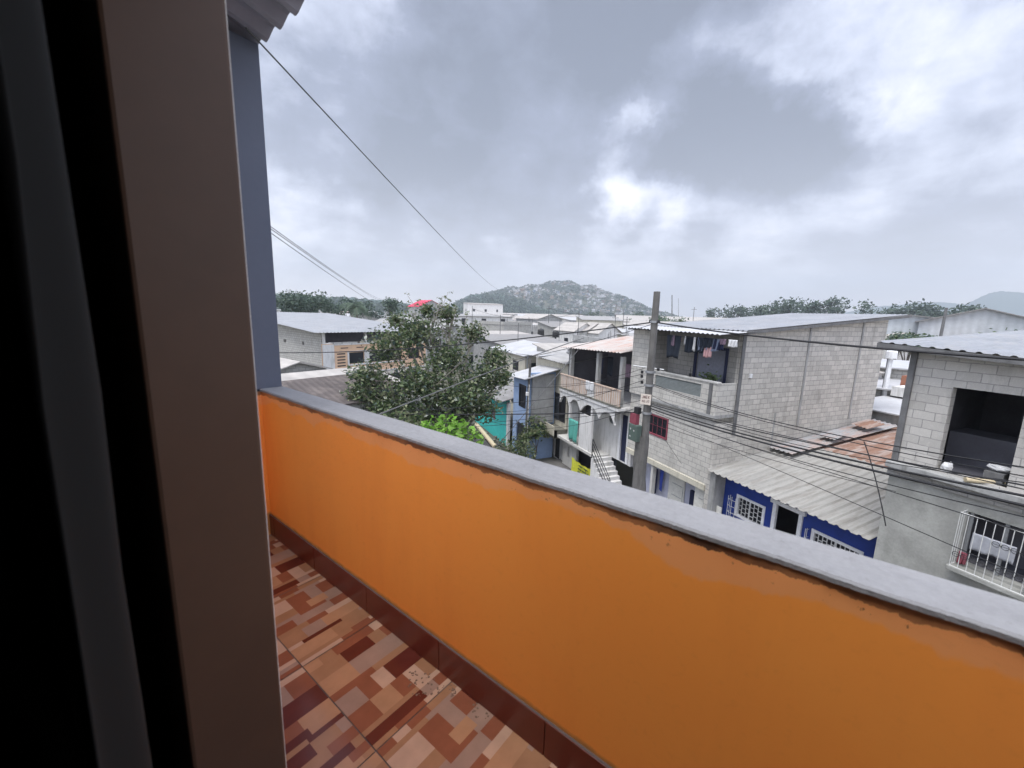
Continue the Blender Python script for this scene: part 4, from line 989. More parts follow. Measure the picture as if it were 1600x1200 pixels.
# distant trees
FT = 'trees standing along the horizon'
def far_tree(px, py, dist, wpx, label, mats=('leaf_far', 'leaf_far_light', 'leaf_deep'), seed=1, wts=(.5, .25, .25), dens=1.0, name='broadleaf_tree'):
    top = atD(px, py, dist); w = wpx / FPX * dist * .5
    r2 = random.Random(seed); bl_ = []
    for k in range(9):
        a = r2.uniform(0, 6.28); q = r2.uniform(.2, .75)
        bl_.append(((top.x + math.cos(a) * w * q, top.y + math.sin(a) * w * q, top.z - w * r2.uniform(.45, 1.25)), w * r2.uniform(.38, .55)))
    bl_.append(((top.x, top.y, top.z - w * .45), w * .45))
    s_ = max(.14, dist * .0026)
    n = 5.2 / (s_ * s_) * dens * .75
    t = tree(name, label, (top.x, top.y, 0), bl_, n, s_, list(mats), w * .06, FT, wts=list(wts), seed=seed, shell=.45, twigs=False)
    return t
far = [(445, 449, 75, 66, 'tree cut by the column on the far left skyline'), (480, 453, 80, 56, 'second rounded tree right of the column skyline'),
       (508, 462, 85, 34, 'small tree closing the left skyline clump'), (540, 462, 95, 48, 'tree behind the grey roofed house with peach front'),
       (575, 466, 120, 46, 'wide tree between the palm and the round dark tree'), (610, 463, 80, 40, 'round dark tree left of the big tree'),
       (1226, 460, 260, 58, 'tall dome shaped tree above the white sheet roof'), (1276, 466, 270, 30, 'smaller tree between two domed trees on the skyline'),
       (1306, 461, 265, 38, 'round domed tree on the skyline above the block house'), (1192, 474, 280, 40, 'low tree left of the tall dome shaped tree'),
       (1155, 473, 330, 40, 'low dark tree above the left part of the sheet roof'), (1118, 479, 330, 26, 'little tree near the thin mast on the skyline'),
       (1400, 473, 280, 46, 'spreading tree above the warehouse left end'), (1435, 466, 285, 50, 'highest tree above the warehouse gable'),
       (1464, 473, 285, 34, 'lower tree right of the highest warehouse tree'), (1510, 470, 250, 40, 'tree in front of the blue mountain'),
       (1532, 474, 260, 30, 'smaller tree at the mountain foot'), (1352, 466, 265, 30, 'thin sparse tree among the skyline domes'),
       (1378, 478, 300, 22, 'low tree beside the sparse tree on the skyline'), (1258, 474, 300, 22, 'dark low tree filling the skyline between domes')]
for i, (px, py, dist, wp, lb_) in enumerate(far):
    far_tree(px, py, dist, wp, lb_, seed=40 + i, dens=.35 if 'sparse' in lb_ else 1)
far2 = [(985, 497, 150, 60, 'bushy green tree left of the utility pole'), (1035, 488, 160, 50, 'green tree behind the utility pole top'), (1065, 492, 165, 34, 'low green tree right of the pole top'),
        (1425, 514, 80, 46, 'bush before the pale warehouse wall'), (1400, 520, 78, 30, 'low bush left before the warehouse'), (1462, 520, 85, 30, 'low bush right before the warehouse'),
        (1560, 512, 100, 60, 'green tree right of the warehouse'), (1392, 566, 36, 22, 'small bush in the gap between the two block houses'), (925, 484, 420, 24, 'tiny tree before the hill'), (1000, 484, 380, 30, 'dark tree at the foot of the hill')]
for i, (px, py, dist, wp, lb_) in enumerate(far2):
    far_tree(px, py, dist, wp, lb_, ('leaf_far_light', 'leaf_far', 'leaf_mid'), 80 + i)
# palm
pm = thing('palm_tree', 'palm with drooping fronds above the peach fronted house', 'palm', tuple(Vector((*atD(556, 480, 75).xy, 0))), 0, None)
c = atD(556, 478, 75); m = MB(); m.tube([(c.x, c.y, 0), (c.x + .3, c.y, c.z * .5), tuple(c)], .22, 7, 0, .13); m.obj('trunk', 'bark', pm)
m = MB(); r2 = random.Random(3)
for k in range(22):
    a = k * 2.4; up_ = r2.uniform(-.2, 1.0); L_ = 3.2
    prev = None
    for i in range(9):
        t = i / 8; p = c + Vector((math.cos(a) * L_ * t, math.sin(a) * L_ * t, up_ * L_ * t - 1.5 * L_ * t * t * .7))
        if prev is not None:
            sd_ = Vector((-math.sin(a), math.cos(a), -.5)) * (.75 * math.sin(math.pi * min(1, t + .12)) + .1); sd2 = Vector((math.sin(a), -math.cos(a), -.5)) * (.75 * math.sin(math.pi * min(1, t + .12)) + .1)
            for q in range(3):
                pp = prev.lerp(p, q / 3)
                m.add([pp, pp + (p - prev) * .22, pp + sd_ + (p - prev) * .5], [(0, 1, 2)]); m.add([pp, pp + (p - prev) * .22, pp + sd2 + (p - prev) * .5], [(0, 2, 1)])
        prev = p
m.obj('frond', 'leaf_far_light', pm)

# ------------------------------------------------------------------ utility pole, boxes, cables
PX, PY = 9.5, 10.85
up = thing('utility_pole', 'worn concrete utility pole carrying the cables, green box on its side', 'utility pole', (PX, PY, 0))
m = MB(); K = 30; vs = []; rr = random.Random(2)
for i in range(K + 1):
    z = 10.0 * i / K; r = .165 - .06 * i / K
    for j in range(12):
        a = 2 * math.pi * j / 12; q = r * (1 + rr.uniform(-.03, .03)); vs.append((PX + q * math.cos(a), PY + q * math.sin(a), z))
m.add(vs, [(i * 12 + j, i * 12 + (j + 1) % 12, (i + 1) * 12 + (j + 1) % 12, (i + 1) * 12 + j) for i in range(K) for j in range(12)] + [tuple(K * 12 + j for j in range(12))])
m.obj('shaft', 'pole_concrete', up)
m = MB(); vs = []
for i in range(12):
    z = 5.15 * i / 11; r = .26 - .06 * i / 11
    for j in range(10):
        a = 2 * math.pi * j / 10; q = r * (1 + rr.uniform(-.14, .14)); vs.append((PX - .04 + q * math.cos(a), PY + .07 + q * math.sin(a) * 1.15, z + rr.uniform(-.06, .06)))
m.add(vs, [(i * 10 + j, i * 10 + (j + 1) % 10, (i + 1) * 10 + (j + 1) % 10, (i + 1) * 10 + j) for i in range(11) for j in range(10)] + [tuple(110 + j for j in range(10))])
m.obj('concrete_collar', 'pole_concrete', up)
for z in (9.0, 7.35, 6.9, 5.95): MB().tube([(PX, PY, z), (PX, PY, z + .07)], .165 if z < 8 else .14, 12).obj('steel_band', 'steel_grey', up)
m = MB(); m.tube([(PX - .35, PY + .45, 7.55), (PX + .25, PY - .35, 7.5)], .018, 5); m.obj('crossbar', 'steel_grey', up)
m = MB()
for (dx, dy, z) in ((-.1, .28, 7.15), (-.12, .26, 7.3), (.1, -.25, 7.45), (-.1, .25, 6.95), (0, -.2, 9.0), (0, .2, 9.02)):
    m.tube([(PX + dx, PY + dy, z), (PX + dx, PY + dy, z + .09)], .045, 8)
m.obj('insulator', 'iron_black', up)
tb = thing('junction_box', 'dark green metal box strapped to the utility pole', 'electrical box', (PX - .15, PY + .08, 5.0))
m = MB(); m.box(PX - .38, PX - .17, PY - .02, PY + .42, 4.98, 5.55); m.obj('body', 'box_green', tb, bevel=.015)
m = MB(); m.box(PX - .39, PX - .381, PY + .01, PY + .39, 5.01, 5.52); m.obj('door', 'box_green', tb)
m = MB()
for (y, z) in ((PY + .3, 5.38), (PY + .12, 5.35), (PY + .3, 5.12)): m.tube([(PX - .396, y + .025 * math.cos(t), z + .025 * math.sin(t)) for t in [k * .785 for k in range(7)]], .007, 4)
m.obj('marking', 'white_paint', tb)
MB().box(PX - .34, PX - .19, PY + .12, PY + .44, 5.56, 5.92).obj('red_cover', 'frame_red', tb)
MB().box(PX - .30, PX - .16, PY + .10, PY + .3, 5.93, 6.15).obj('terminal_block', 'iron_black', tb)
sg = thing('pole_sign', 'small cream sign with worn dark red lettering tied to the pole', 'sign', (PX - .2, PY + .1, 6.3))
n_ = Vector((-.70, -.72, 0)).normalized(); s_ = Vector((n_.y, -n_.x, 0)) * -1
s_ = Vector((-.72, .70, 0)); cS = Vector((PX - .17, PY - .12, 6.48))
cS = Vector((PX, PY, 6.48)) + n_ * .19 + s_ * .06
q = lambda a, b, e=0: cS + s_ * a + Vector((0, 0, b)) + n_ * e
m = MB(); m.quadslab(q(.17, -.17), q(-.16, -.19), q(-.17, .17), q(.16, .18), .008); m.obj('board', 'sign_cream', sg)
m = MB()
def stroke(x0, y0, x1, y1, w=.008):
    a, b = Vector((x0, y0)), Vector((x1, y1)); d = (b - a).normalized(); n2 = Vector((-d.y, d.x)) * w
    pts = [a + n2, a - n2, b - n2, b + n2]; m.add([q(-p.x, p.y, .004) for p in pts], [(0, 1, 2, 3), (3, 2, 1, 0)])
LET = {'J': [(.8, 1, .8, .15), (.8, .15, .4, 0), (.4, 0, .1, .2)], 'N': [(0, 0, 0, 1), (0, 1, .8, 0), (.8, 0, .8, 1)], 'E': [(0, 0, 0, 1), (0, 1, .8, 1), (0, .5, .6, .5), (0, 0, .8, 0)], 'K': [(0, 0, 0, 1), (0, .45, .8, 1), (0, .45, .8, 0)]}
for i, ch in enumerate('JNEK'):
    for (x0, y0, x1, y1) in LET[ch]: stroke(-.13 + i * .068 + x0 * .05, .03 + y0 * .09, -.13 + i * .068 + x1 * .05, .03 + y1 * .09)
for i, ch in enumerate('NEJE'):
    for (x0, y0, x1, y1) in LET[ch]: stroke(-.11 + i * .062 + x0 * .042, -.10 + y0 * .07, -.11 + i * .062 + x1 * .042, -.10 + y1 * .07, .006)
m.obj('lettering', 'sign_ink', sg)
tp = thing('utility_pole', 'thin grey pole in front of the light blue house with bare top', 'utility pole', (10.45, 22.6, 0))
m = MB(); m.tube([(10.45, 22.75, 0), (10.46, 22.55, 3.2), (10.5, 22.4, 6.5)], .10, 8, 0, .075); m.obj('shaft', 'pole_concrete', tp)
MB().tube([(10.35, 22.2, .5), (10.33, 22.1, 5.0)], .025, 6).obj('conduit', 'grille_white', tp)
MB().tube([(10.3, 22.3, 4.3), (10.3, 22.3, 4.5)], .09, 8).obj('meter', 'white_paint', tp)
def pole_at(px, ytop, ybot, d, r, lab, cat='mast'):
    a, b = atD(px, ytop, d), atD(px, ybot, d); m = MB(); m.tube([(b.x, b.y, max(0, b.z)), tuple(a)], r * 1.3, 6, 0, r)
    return tag(m.obj('mast', 'concrete_dark', None, loc=(b.x, b.y, max(0, b.z))), lab, cat)
pole_at(1050, 461, 495, 210, .22, 'thin mast on the skyline right of the utility pole')
pole_at(1060, 466, 495, 210, .07, 'thinnest antenna rod beside the skyline mast')
tag((lambda m: m.obj('utility_pole', 'concrete_dark', None, loc=tuple(Vector((*atD(1468, 530, 70).xy, 0)))))(MB().tube([tuple(Vector((*atD(1466, 540, 70).xy, 0))), tuple(atD(1479, 481, 70))], .2, 6, 0, .13)), 'leaning distant pole in front of the warehouse gable', 'utility pole')
CG = 'black cables strung from the utility pole'
def cable(p, q, sag, r, label, mat='cable_black', group=CG, n=16):
    m = MB(); m.tube(sagline(p, q, sag, n), r, 5); return tag(m.obj('power_cable', mat, None, loc=tuple(Vector(p))), label, 'cable', group)
top = (PX, PY, 9.03)
cable(top, atD(300, 545, 30), .55, .022, 'cable sagging left from the clamp near the pole top')
cable(top, atD(1660, 566, 9.6), .10, .022, 'cable running right from the pole top past the washing')
cable((PX, PY, 8.98), atD(560, 562, 26), .9, .010, 'thin cable just below the upper left cable')
mid = Vector((PX - .1, PY, 6.2))
cable((PX, PY + .1, 5.98), atD(380, 640, 24), .15, .022, 'thick cable crossing the white house to the left', n=18)
cable((PX, PY + .1, 6.9), atD(300, 640, 22), .5, .010, 'thin cable left from the sign height')
for i, (z, px, py, d, sag, r, lb_) in enumerate([
        (7.0, 1680, 742, 8.2, .25, .010, 'highest thin cable fanning right from the pole'),
        (6.95, 1690, 760, 8.2, .22, .008, 'second thin cable of the right fan'),
        (6.3, 1690, 775, 8.0, .10, .012, 'cable of the right fan passing above the rusty roof'),
        (6.25, 1690, 792, 8.0, .16, .018, 'thick twisted cable of the right fan over the pale roof'),
        (6.15, 1700, 812, 7.8, .12, .020, 'lowest thick cable of the right fan'),
        (6.1, 1700, 830, 7.6, .20, .008, 'thin cable below the thick ones on the right'),
        (6.35, 1690, 784, 8.2, .05, .008, 'straight thin cable inside the right fan'),
        (6.0, 1700, 862, 7.3, .05, .007, 'thin cable dropping across the grey plaster wall'),
        (5.9, 1700, 945, 6.8, -.02, .006, 'lowest thin cable slanting over the pale roof'),
        (6.6, 1690, 765, 8.4, .38, .007, 'slack thin cable sagging under the right fan'),
        (5.7, 1400, 768, 12.4, .1, .008, 'thin drop cable ending on the blue house roof')]):
    cable((PX + .05, PY - .1, z), atD(px, py, d), sag, r, lb_)
cable((PX, PY, 6.1), (12.48, 12.0, 3.4), .05, .006, 'thin drop cable down the block wall right of the pole')
for i, (z, px, py, d, sag, lb_) in enumerate([(7.3, 700, 575, 26, .8, 'thin cable left across the terrace railing'), (7.1, 740, 640, 24, .5, 'thin cable left across the beige house'),
                                          (6.4, 560, 655, 20, .5, 'thin cable low behind the bright green treetop'), (6.2, 760, 655, 24, .7, 'slack cable looped over the white house'),
                                          (7.5, 860, 600, 22, .2, 'short pale cable from the crossbar to the beige house'), (6.1, 520, 668, 18, .3, 'lowest thin cable left of the pole')]):
    cable((PX - .1, PY + .15, z), atD(px, py, d), sag, .009, lb_)
cable(atD(560, 660, 11), atX(912, 528, 12.0), -.05, .022, 'pale thick cable slanting up across the big tree', 'cable_grey', None)
cable(atD(770, 705, 19), atX(905, 545, 12.0), .02, .02, 'grey cable rising to the terrace roof corner', 'cable_grey', None)
cable(atD(1350, 690, 12.3), atD(1384, 822, 11.8), -.1, .012, 'dark wire hanging over the right end of the pale roof', 'cable_black', None)
ca, sa = math.cos(TH), math.sin(TH)
def bw_(b, a, z): return Vector((b * ca - a * sa, b * sa + a * ca, z))
cable(bw_(1.02, 2.62, 9.2 + 1.42), atD(790, 452, 60), .6, .0035 * 1.4, 'single thin wire from the roof corner down to the hill', 'cable_grey', None, 24)
for i, (y0, y1, px1, lb_) in enumerate([(352, 468, 598, 'upper wire descending past the column'), (356, 474, 606, 'middle wire descending past the column'), (362, 486, 612, 'lower wire descending past the column')]):
    cable(atD(395, y0 - 18, 9), atD(px1, y1, 55), .25, .008, lb_, 'cable_grey', 'wires descending beside the column')

# ------------------------------------------------------------------ middle distance
HOUSES = []
WALLS = {'grey block': 'block_far', 'white': 'plaster_white', 'pale': 'plaster_pale', 'beige': 'plaster_beige', 'concrete': 'concrete', 'peach': 'plaster_peach', 'brick red': 'brick_red', 'light blue': 'paint_light_blue'}
ROOFS = {'zinc': 'roof_far_zinc', 'pale sheet': 'roof_far_pale', 'grey sheet': 'roof_far_grey', 'rusty': 'roof_far_rust', 'pink': 'roof_pink', 'dark tile': 'roof_tile_dark', 'white sheet': 'roof_white'}
def house(x, y, w, d, h, rz, wall, roof, rtype='shed', label=None, nwin=3, rise=.5, group=None, name='house', over=.3, top=False, tank=False):
    """local frame: x = width, y = depth, front faces -y; walls, roof, windows, door"""
    t = thing(name, label or 'house', 'house', (x, y, 0), rz, group, world=False)
    m = MB(); m.box(-w / 2, w / 2, -d / 2, d / 2, 0, h)
    if rtype == 'gable': m.add([(-w / 2, -d / 2, h), (w / 2, -d / 2, h), (0, -d / 2, h + rise), (-w / 2, d / 2, h), (w / 2, d / 2, h), (0, d / 2, h + rise)], [(0, 1, 2), (5, 4, 3)])
    elif rtype == 'shed': m.add([(-w / 2, d / 2, h), (w / 2, d / 2, h), (w / 2, d / 2, h + rise), (-w / 2, d / 2, h + rise), (-w / 2, -d / 2, h), (w / 2, -d / 2, h)], [(1, 0, 3, 2), (0, 4, 3), (5, 1, 2)])
    m.obj('wall', WALLS[wall], t)
    o = over; m = MB()
    if rtype == 'shed':
        k = rise / d; m.quadslab((-w / 2 - o, -d / 2 - o, h + .12 - k * o), (w / 2 + o, -d / 2 - o, h + .12 - k * o), (w / 2 + o, d / 2 + o, h + rise + .12 + k * o), (-w / 2 - o, d / 2 + o, h + rise + .12 + k * o), .08)
    elif rtype == 'gable':
        k = rise / (w / 2)
        m.quadslab((-w / 2 - o, -d / 2 - o, h + .1 - k * o), (0, -d / 2 - o, h + rise + .1), (0, d / 2 + o, h + rise + .1), (-w / 2 - o, d / 2 + o, h + .1 - k * o), .07)
        m.quadslab((0.001, -d / 2 - o, h + rise + .1), (w / 2 + o, -d / 2 - o, h + .1 - k * o), (w / 2 + o, d / 2 + o, h + .1 - k * o), (0.001, d / 2 + o, h + rise + .1), .07)
    else:
        m.box(-w / 2 - .08, w / 2 + .08, -d / 2 - .08, d / 2 + .08, h + .002, h + .18)
        m.box(-w / 2 - .06, w / 2 + .06, -d / 2 - .06, -d / 2 + .08, h + .182, h + .6).box(-w / 2 - .06, -w / 2 + .08, -d / 2 + .08, d / 2 + .06, h + .182, h + .6).box(w / 2 - .08, w / 2 + .06, -d / 2 + .08, d / 2 + .06, h + .182, h + .6)
    m.obj('roof', ROOFS[roof] if rtype != 'flat' else WALLS[wall], t)
    rr = random.Random(int(x * 7 + y * 13))
    if rtype == 'flat':
        m = MB()
        for (a, b) in ((-.45, -.45), (.45, -.45), (.45, .45), (-.45, .45), (0, -.45)):
            for (e, f) in ((0, 0), (.15, 0), (0, .15)): m.tube([(a * w + e, b * d + f, h + .1), (a * w + e, b * d + f, h + rr.uniform(.9, 1.5))], .02, 3)
        m.obj('rebar', 'iron_black', t)
    storeys = max(1, int(h / 2.7))
    for s_ in range(storeys):
        zc_ = s_ * 2.8 + 1.0
        for k in range(nwin):
            xw = -w / 2 + w * (k + .5) / nwin; ww = min(.6, w / nwin * .3) * rr.uniform(.7, 1.2)
            m = MB(); m.box(xw - ww, xw + ww, -d / 2 - .04, -d / 2 - .005, zc_, min(h - .25, zc_ + 1.2)); m.obj('window', 'window_dark', t)
        m = MB(); yw = rr.uniform(-.25, .25) * d
        for sx in (-1,): m.box(sx * w / 2 - .04, sx * w / 2 - .005, yw - .6, yw + .6, zc_ + .1, min(h - .25, zc_ + 1.2))
        m.obj('window', 'window_dark', t)
    HOUSES.append((t, wall, roof, rtype, storeys, x, y)); return t

# grey roofed house with peach front at the left (parallel to the balcony building)
CX, CY = -1.42, 38.0
lh = thing('peach_fronted_house', 'three storey block house with peach front and wide grey roof at left', 'house', (CX, CY, 0), TH, world=False)
Wd = Vector((-math.sin(TH), math.cos(TH), 0)); Bd = Vector((math.cos(TH), math.sin(TH), 0))
def onb(px, py, bval):                         # hit the plane b = bval of this house's own frame
    d = ray(px, py); o = EYE - Vector((CX, CY, 0)); t = (bval - o.dot(Bd)) / d.dot(Bd); p = o + d * t; return p.dot(Wd), p.z
def ona(px, py, aval):
    d = ray(px, py); o = EYE - Vector((CX, CY, 0)); t = (aval - o.dot(Wd)) / d.dot(Wd); p = o + d * t; return p.dot(Bd), p.z
bR = 9.5
H = 7.15
m = MB(); m.wallX(0, .2, .2, 20, 0, H - .05, holes=[(3.2, 3.6, 5.9, 6.2), (6.8, 7.3, 5.9, 6.2), (11, 11.5, 5.9, 6.2), (5.5, 6.0, 4.2, 4.45), (9.6, 10.1, 4.2, 4.45), (12.5, 13.0, 4.2, 4.45)])
m.add([(0, 0.2, H - .05), (0, 20, H - .05), (0, 20, H + 1.25), (.2, .2, H - .05), (.2, 20, H - .05), (.2, 20, H + 1.25)], [(1, 0, 2), (3, 4, 5)])
m.obj('side_wall', 'block_far', lh)
MB().box(.3, .4, .4, 19.8, .2, 6.8).obj('inner_wall', 'room_dark', lh)
m = MB(); m.wallY(0, .2, 0, 11, 3.55, 6.05, holes=[(2.35, 3.85, 4.35, 5.35), (4.35, 8.0, 4.35, 5.35), (8.8, 10.2, 4.35, 5.35)])
m.wallY(.001, .2, 0, .9, 3.4, 6.2); m.obj('front_wall', 'plaster_peach', lh)
MB().box(-.02, 1.0, -.03, -.001, 3.5, 6.15).obj('white_pier', 'plaster_white', lh)
m = MB(); m.box(1.0, 11, -.08, -.001, 6.05, 6.17).box(1.0, 11, -.08, -.001, 3.45, 3.56).box(2.2, 2.35, -.05, -.001, 4.2, 5.5).box(3.85, 4.35, -.05, -.001, 4.2, 5.5).box(2.2, 8, -.06, -.001, 5.4, 5.5).box(2.2, 8, -.06, -.001, 4.2, 4.32); m.obj('white_trim', 'plaster_white', lh)
for (a, b) in ((2.35, 3.85), (4.35, 8.0), (8.8, 10.2)): MB().box(a, b, .12, .16, 4.35, 5.35).obj('window', 'window_dark', lh)
for k in range(5): MB().box(1.25, 2.0, -.02, -.001, 4.2 + k * .26, 4.3 + k * .26).obj('vent_slot', 'window_dark', lh)
for k in range(2): MB().box(1.6 + k * 1.5, 2.3 + k * 1.5, -.02, -.001, 5.75, 5.83).obj('vent_slot', 'window_dark', lh)
m = MB(); m.box(.2, 11, 2.5, 2.6, 6.1, 7.4); m.obj('open_storey_back', 'room_dark', lh)
for x in (0.1, 4.0, 8.2, 10.9): MB().box(x, x + .18, .02, .2, 6.17, 7.2).obj('post', 'plaster_white', lh)
m = MB(); m.quadslab((.2, -.9, 3.3), (11, -.9, 3.3), (11, 0, 3.42), (.2, 0, 3.42), .06); m.obj('canopy', 'roof_far_pale', lh)
m = MB(); m.box(0, 11, .8, .9, 0, 3.4); m.obj('lower_wall', 'room_dark', lh); MB().box(0, .8, 0, .78, 0, 3.28).obj('lower_pier', 'plaster_white', lh)
brc, zrc = ona(600, 513, -.6)
arc, zbk = onb(510, 494, 11.6)
m = MB(); m.corr((-.9, -.7, H + .05), (11.6, -.7, H + .02), (11.6, 20.5, H + 1.35), (-.6, 20.5, H + 1.45), 40, .03, .01, 4); m.obj('roof', 'roof_zinc', lh)

def rz_dir(px, extra=0): return 0
# houses placed by hand: (px, py of the eave middle, distance, width m, depth m, height, rot deg, wall, roof, type, rise, label)
HM = [ # the height of near ones follows from the pixel row of their eave
 (452, 576, 29, 3.4, 2.6, 3.9, 29, 'grey block', 'pale sheet', 'gable', .5, 'small block shed with crumpled pale roof beside the column'),
 (505, 603, 24, 7, 3.5, 3.3, 29, 'concrete', 'pale sheet', 'shed', .4, 'low house with pale streaked sheet roof just over the coping'),
 (528, 622, 20, 5.5, 2.5, 3.0, 29, 'concrete', 'dark tile', 'shed', .6, 'low house with dark ribbed roof under the big tree'),
 (600, 640, 21, 6, 5, 2.5, 20, 'concrete', 'grey sheet', 'shed', .4, 'shaded grey shed roof beneath the big tree'),
 (745, 490, 95, 14, 8, 8.2, 5, 'white', 'zinc', 'shed', .3, 'white three storey house with long open terrace roof behind the tree'),
 (790, 505, 80, 7, 7, 7.0, 20, 'grey block', 'grey sheet', 'flat', .3, 'grey block cube with rebar right of the long terrace house'),
 (755, 473, 210, 18, 8, 13.0, 0, 'white', 'pale sheet', 'shed', .5, 'large white block with flat pale roof before the hill'),
 (665, 470, 150, 9, 9, 10.5, 15, 'concrete', 'pink', 'gable', 2.2, 'house with bright pink red roof left of the hill'),
 (900, 500, 78, 5, 6, 6.3, 5, 'white', 'pale sheet', 'gable', 1.4, 'first of three narrow white gables in the rooftop field'),
 (917, 500, 78, 5, 6, 6.3, 5, 'white', 'pale sheet', 'gable', 1.4, 'middle one of three narrow white gables in the rooftop field'),
 (937, 503, 76, 5, 6, 6.2, 5, 'white', 'pale sheet', 'gable', 1.6, 'third of three narrow gables, nearest the pole'),
 (1398, 572, 36, 4.0, 5, 7.0, -66, 'grey block', 'white sheet', 'shed', .1, 'narrow grey block house in the gap, its wall under white roof edges'),
 (1394, 604, 32, 5.0, 4, 5.3, -66, 'grey block', 'white sheet', 'shed', .2, 'lower block house with dark window in the gap between houses'),
]
def place_house(px, py, dist, w, d, h, rot, wall, roof, rt, rise, label, **k):
    p = atD(px, py, dist); return house(p.x, p.y, w, d, min(h, p.z) if dist > 40 else p.z, R(rot), wall, roof, rt, label, rise=rise, **k)
for a in HM: place_house(*a)
# the low white and red things at the bottom of the gap between the block houses
gp = thing('rear_terrace', 'flat pale terrace roof with a low white wall behind the rusty roof', 'roof terrace', (24, 8.5, 0))
m = MB(); m.box(23.2, 30, 7.6, 12.6, 0, 5.1); m.obj('wall', 'plaster_pale', gp)
m = MB(); m.quadslab((22.9, 12.6, 5.2), (22.9, 7.4, 5.15), (30, 7.4, 5.3), (30, 12.6, 5.4), .06); m.obj('roof', 'roof_white', gp)
m = MB(); m.box(27, 29, 9.6, 12.3, 5.4, 5.9); m.obj('low_wall', 'plaster_white', gp); MB().box(28.2, 29.5, 12.0, 12.5, 5.4, 6.4).obj('brick_pier', 'brick_red', gp)

# field of roofs: a grid of small houses behind the street fronts, kept off the street and the hand placed ones
def proj(p):
    v = Vector(p) - EYE; zc_ = -v.dot(ax_b)
    if zc_ <= .1: return None
    return 800 + FPX * v.dot(ax_r) / zc_, 600 - FPX * v.dot(ax_u) / zc_
taken = [(t[5], t[6]) for t in HOUSES] + [(CX + 2, CY + 10), (CX - 4, CY + 16)]
rr = random.Random(77); cnt = 0
names = list(WALLS)[:6]; wts_ = [.28, .2, .22, .12, .14, .04]
rn = ['zinc', 'pale sheet', 'grey sheet', 'rusty', 'white sheet']; rw = [.34, .28, .16, .07, .15]
PHR = [(560, 'behind the peach fronted house'), (640, 'left of the big tree crown'), (760, 'seen through the big tree'), (860, 'below the left slope of the hill'),
       (940, 'below the hill top'), (1030, 'left of the utility pole'), (1200, 'over the white sheet roof'), (1420, 'in the gap between the block houses'), (1700, 'beside the warehouse')]
ORD = ['nearest', 'second nearest', 'third nearest', 'fourth nearest', 'fifth nearest', 'sixth nearest', 'seventh nearest', 'eighth nearest', 'ninth nearest', 'tenth nearest']
field = []
row = 34.0
while row < 420:
    step = 9.5 + row * .022
    x = -70 - row * .5
    while x < 60 + row * 1.15:
        cx_, cy_ = x + rr.uniform(-1.2, 1.2), row + rr.uniform(-1.5, 1.5)
        w, d = step * rr.uniform(.62, .9), step * rr.uniform(.65, .95)
        x += step * rr.uniform(.95, 1.2)
        if cy_ < 62 and -2 < cx_ < 12.4: continue
        if cx_ < 12.5 and cy_ < 64 and cx_ > -20: continue
        hs = rr.choice([3.0, 3.2, 5.6, 5.8, 6.0, 6.4]) + (rr.choice([0, 0, 0, 1.5]) if row > 90 else 0)
        pr = proj((cx_, cy_, hs))
        if pr is None or pr[0] < 250 or pr[0] > 1640: continue
        if any((cx_ - a) ** 2 + (cy_ - b) ** 2 < (step * .75 + 2) ** 2 for a, b in taken): continue
        if pr[0] > 1340 and row > 60: continue          # warehouse ground there
        if rr.random() < .1 + max(0, (row - 150) / 500): continue
        field.append((cx_, cy_, w, d, hs, rr.choice([5, -5, 12, -22, 29, 0]), rr.choices(names, wts_)[0], rr.choices(rn, rw)[0], rr.choices(['shed', 'gable', 'flat'], [.5, .28, .22])[0], pr))
    row += step * 1.12
field.sort(key=lambda t: t[1])
field = field[:240]
field.sort(key=lambda t: t[0] ** 2 + t[1] ** 2)
seen = {}; todo = []
for f in field:
    ph = next(p for lim, p in PHR if f[9][0] < lim); rf = f[7] if f[8] != 'flat' else 'flat concrete'
    key = (ph, f[6], rf); seen[key] = seen.get(key, 0) + 1; todo.append((f, key, seen[key]))
for (cx_, cy_, w, d, hs, rot, wl, rf, rt, pr), key, k in todo:
    lab = f"{key[1]} house with {key[2]} roof {key[0]}"
    if seen[key] > 1: lab = f"{ORD[min(k - 1, 9)]} {key[1]} house with {key[2]} roof {key[0]}"
    house(cx_, cy_, w, d, hs, R(rot), wl, rf, rt, lab, nwin=2 if cy_ > 120 else 3, rise=rr.uniform(.3, 1.1) if rt == 'shed' else rr.uniform(.8, 1.6), group='houses of the rooftop field')
# houses behind the big block house, deeper on the same side of the street
rr = random.Random(5)
BK = [(18, 28, 6, 6, 5.9, -2, 'pale', 'pale sheet', 'shed'), (25, 26, 7, 7, 6.3, 3, 'grey block', 'zinc', 'shed'), (18, 36, 7, 8, 5.6, 0, 'beige', 'white sheet', 'gable'), (27, 36, 7, 7, 6.4, -4, 'concrete', 'pale sheet', 'flat'),
      (36, 28, 8, 8, 6.2, 5, 'pale', 'grey sheet', 'shed'), (24.5, 19.5, 7, 6, 6.6, 0, 'grey block', 'zinc', 'shed'), (33, 18, 7, 7, 6.2, 3, 'white', 'pale sheet', 'shed'), (17.2, 22, 1.5, 3, 6.4, 0, 'pale', 'rusty', 'shed')]
for i, a in enumerate(BK):
    p_ = ['directly behind the beige house', 'two roofs behind the terrace house', 'behind the light blue house', 'behind the terrace house with rebar', 'third row behind the terrace house', 'tucked behind the big block house', 'far behind the big block house', 'squeezed behind the terrace railing'][i]
    house(a[0], a[1], a[2], a[3], a[4], R(a[5]), a[6], a[7], a[8], f'{a[6]} house with {a[7]} roof {p_}', rise=.7)
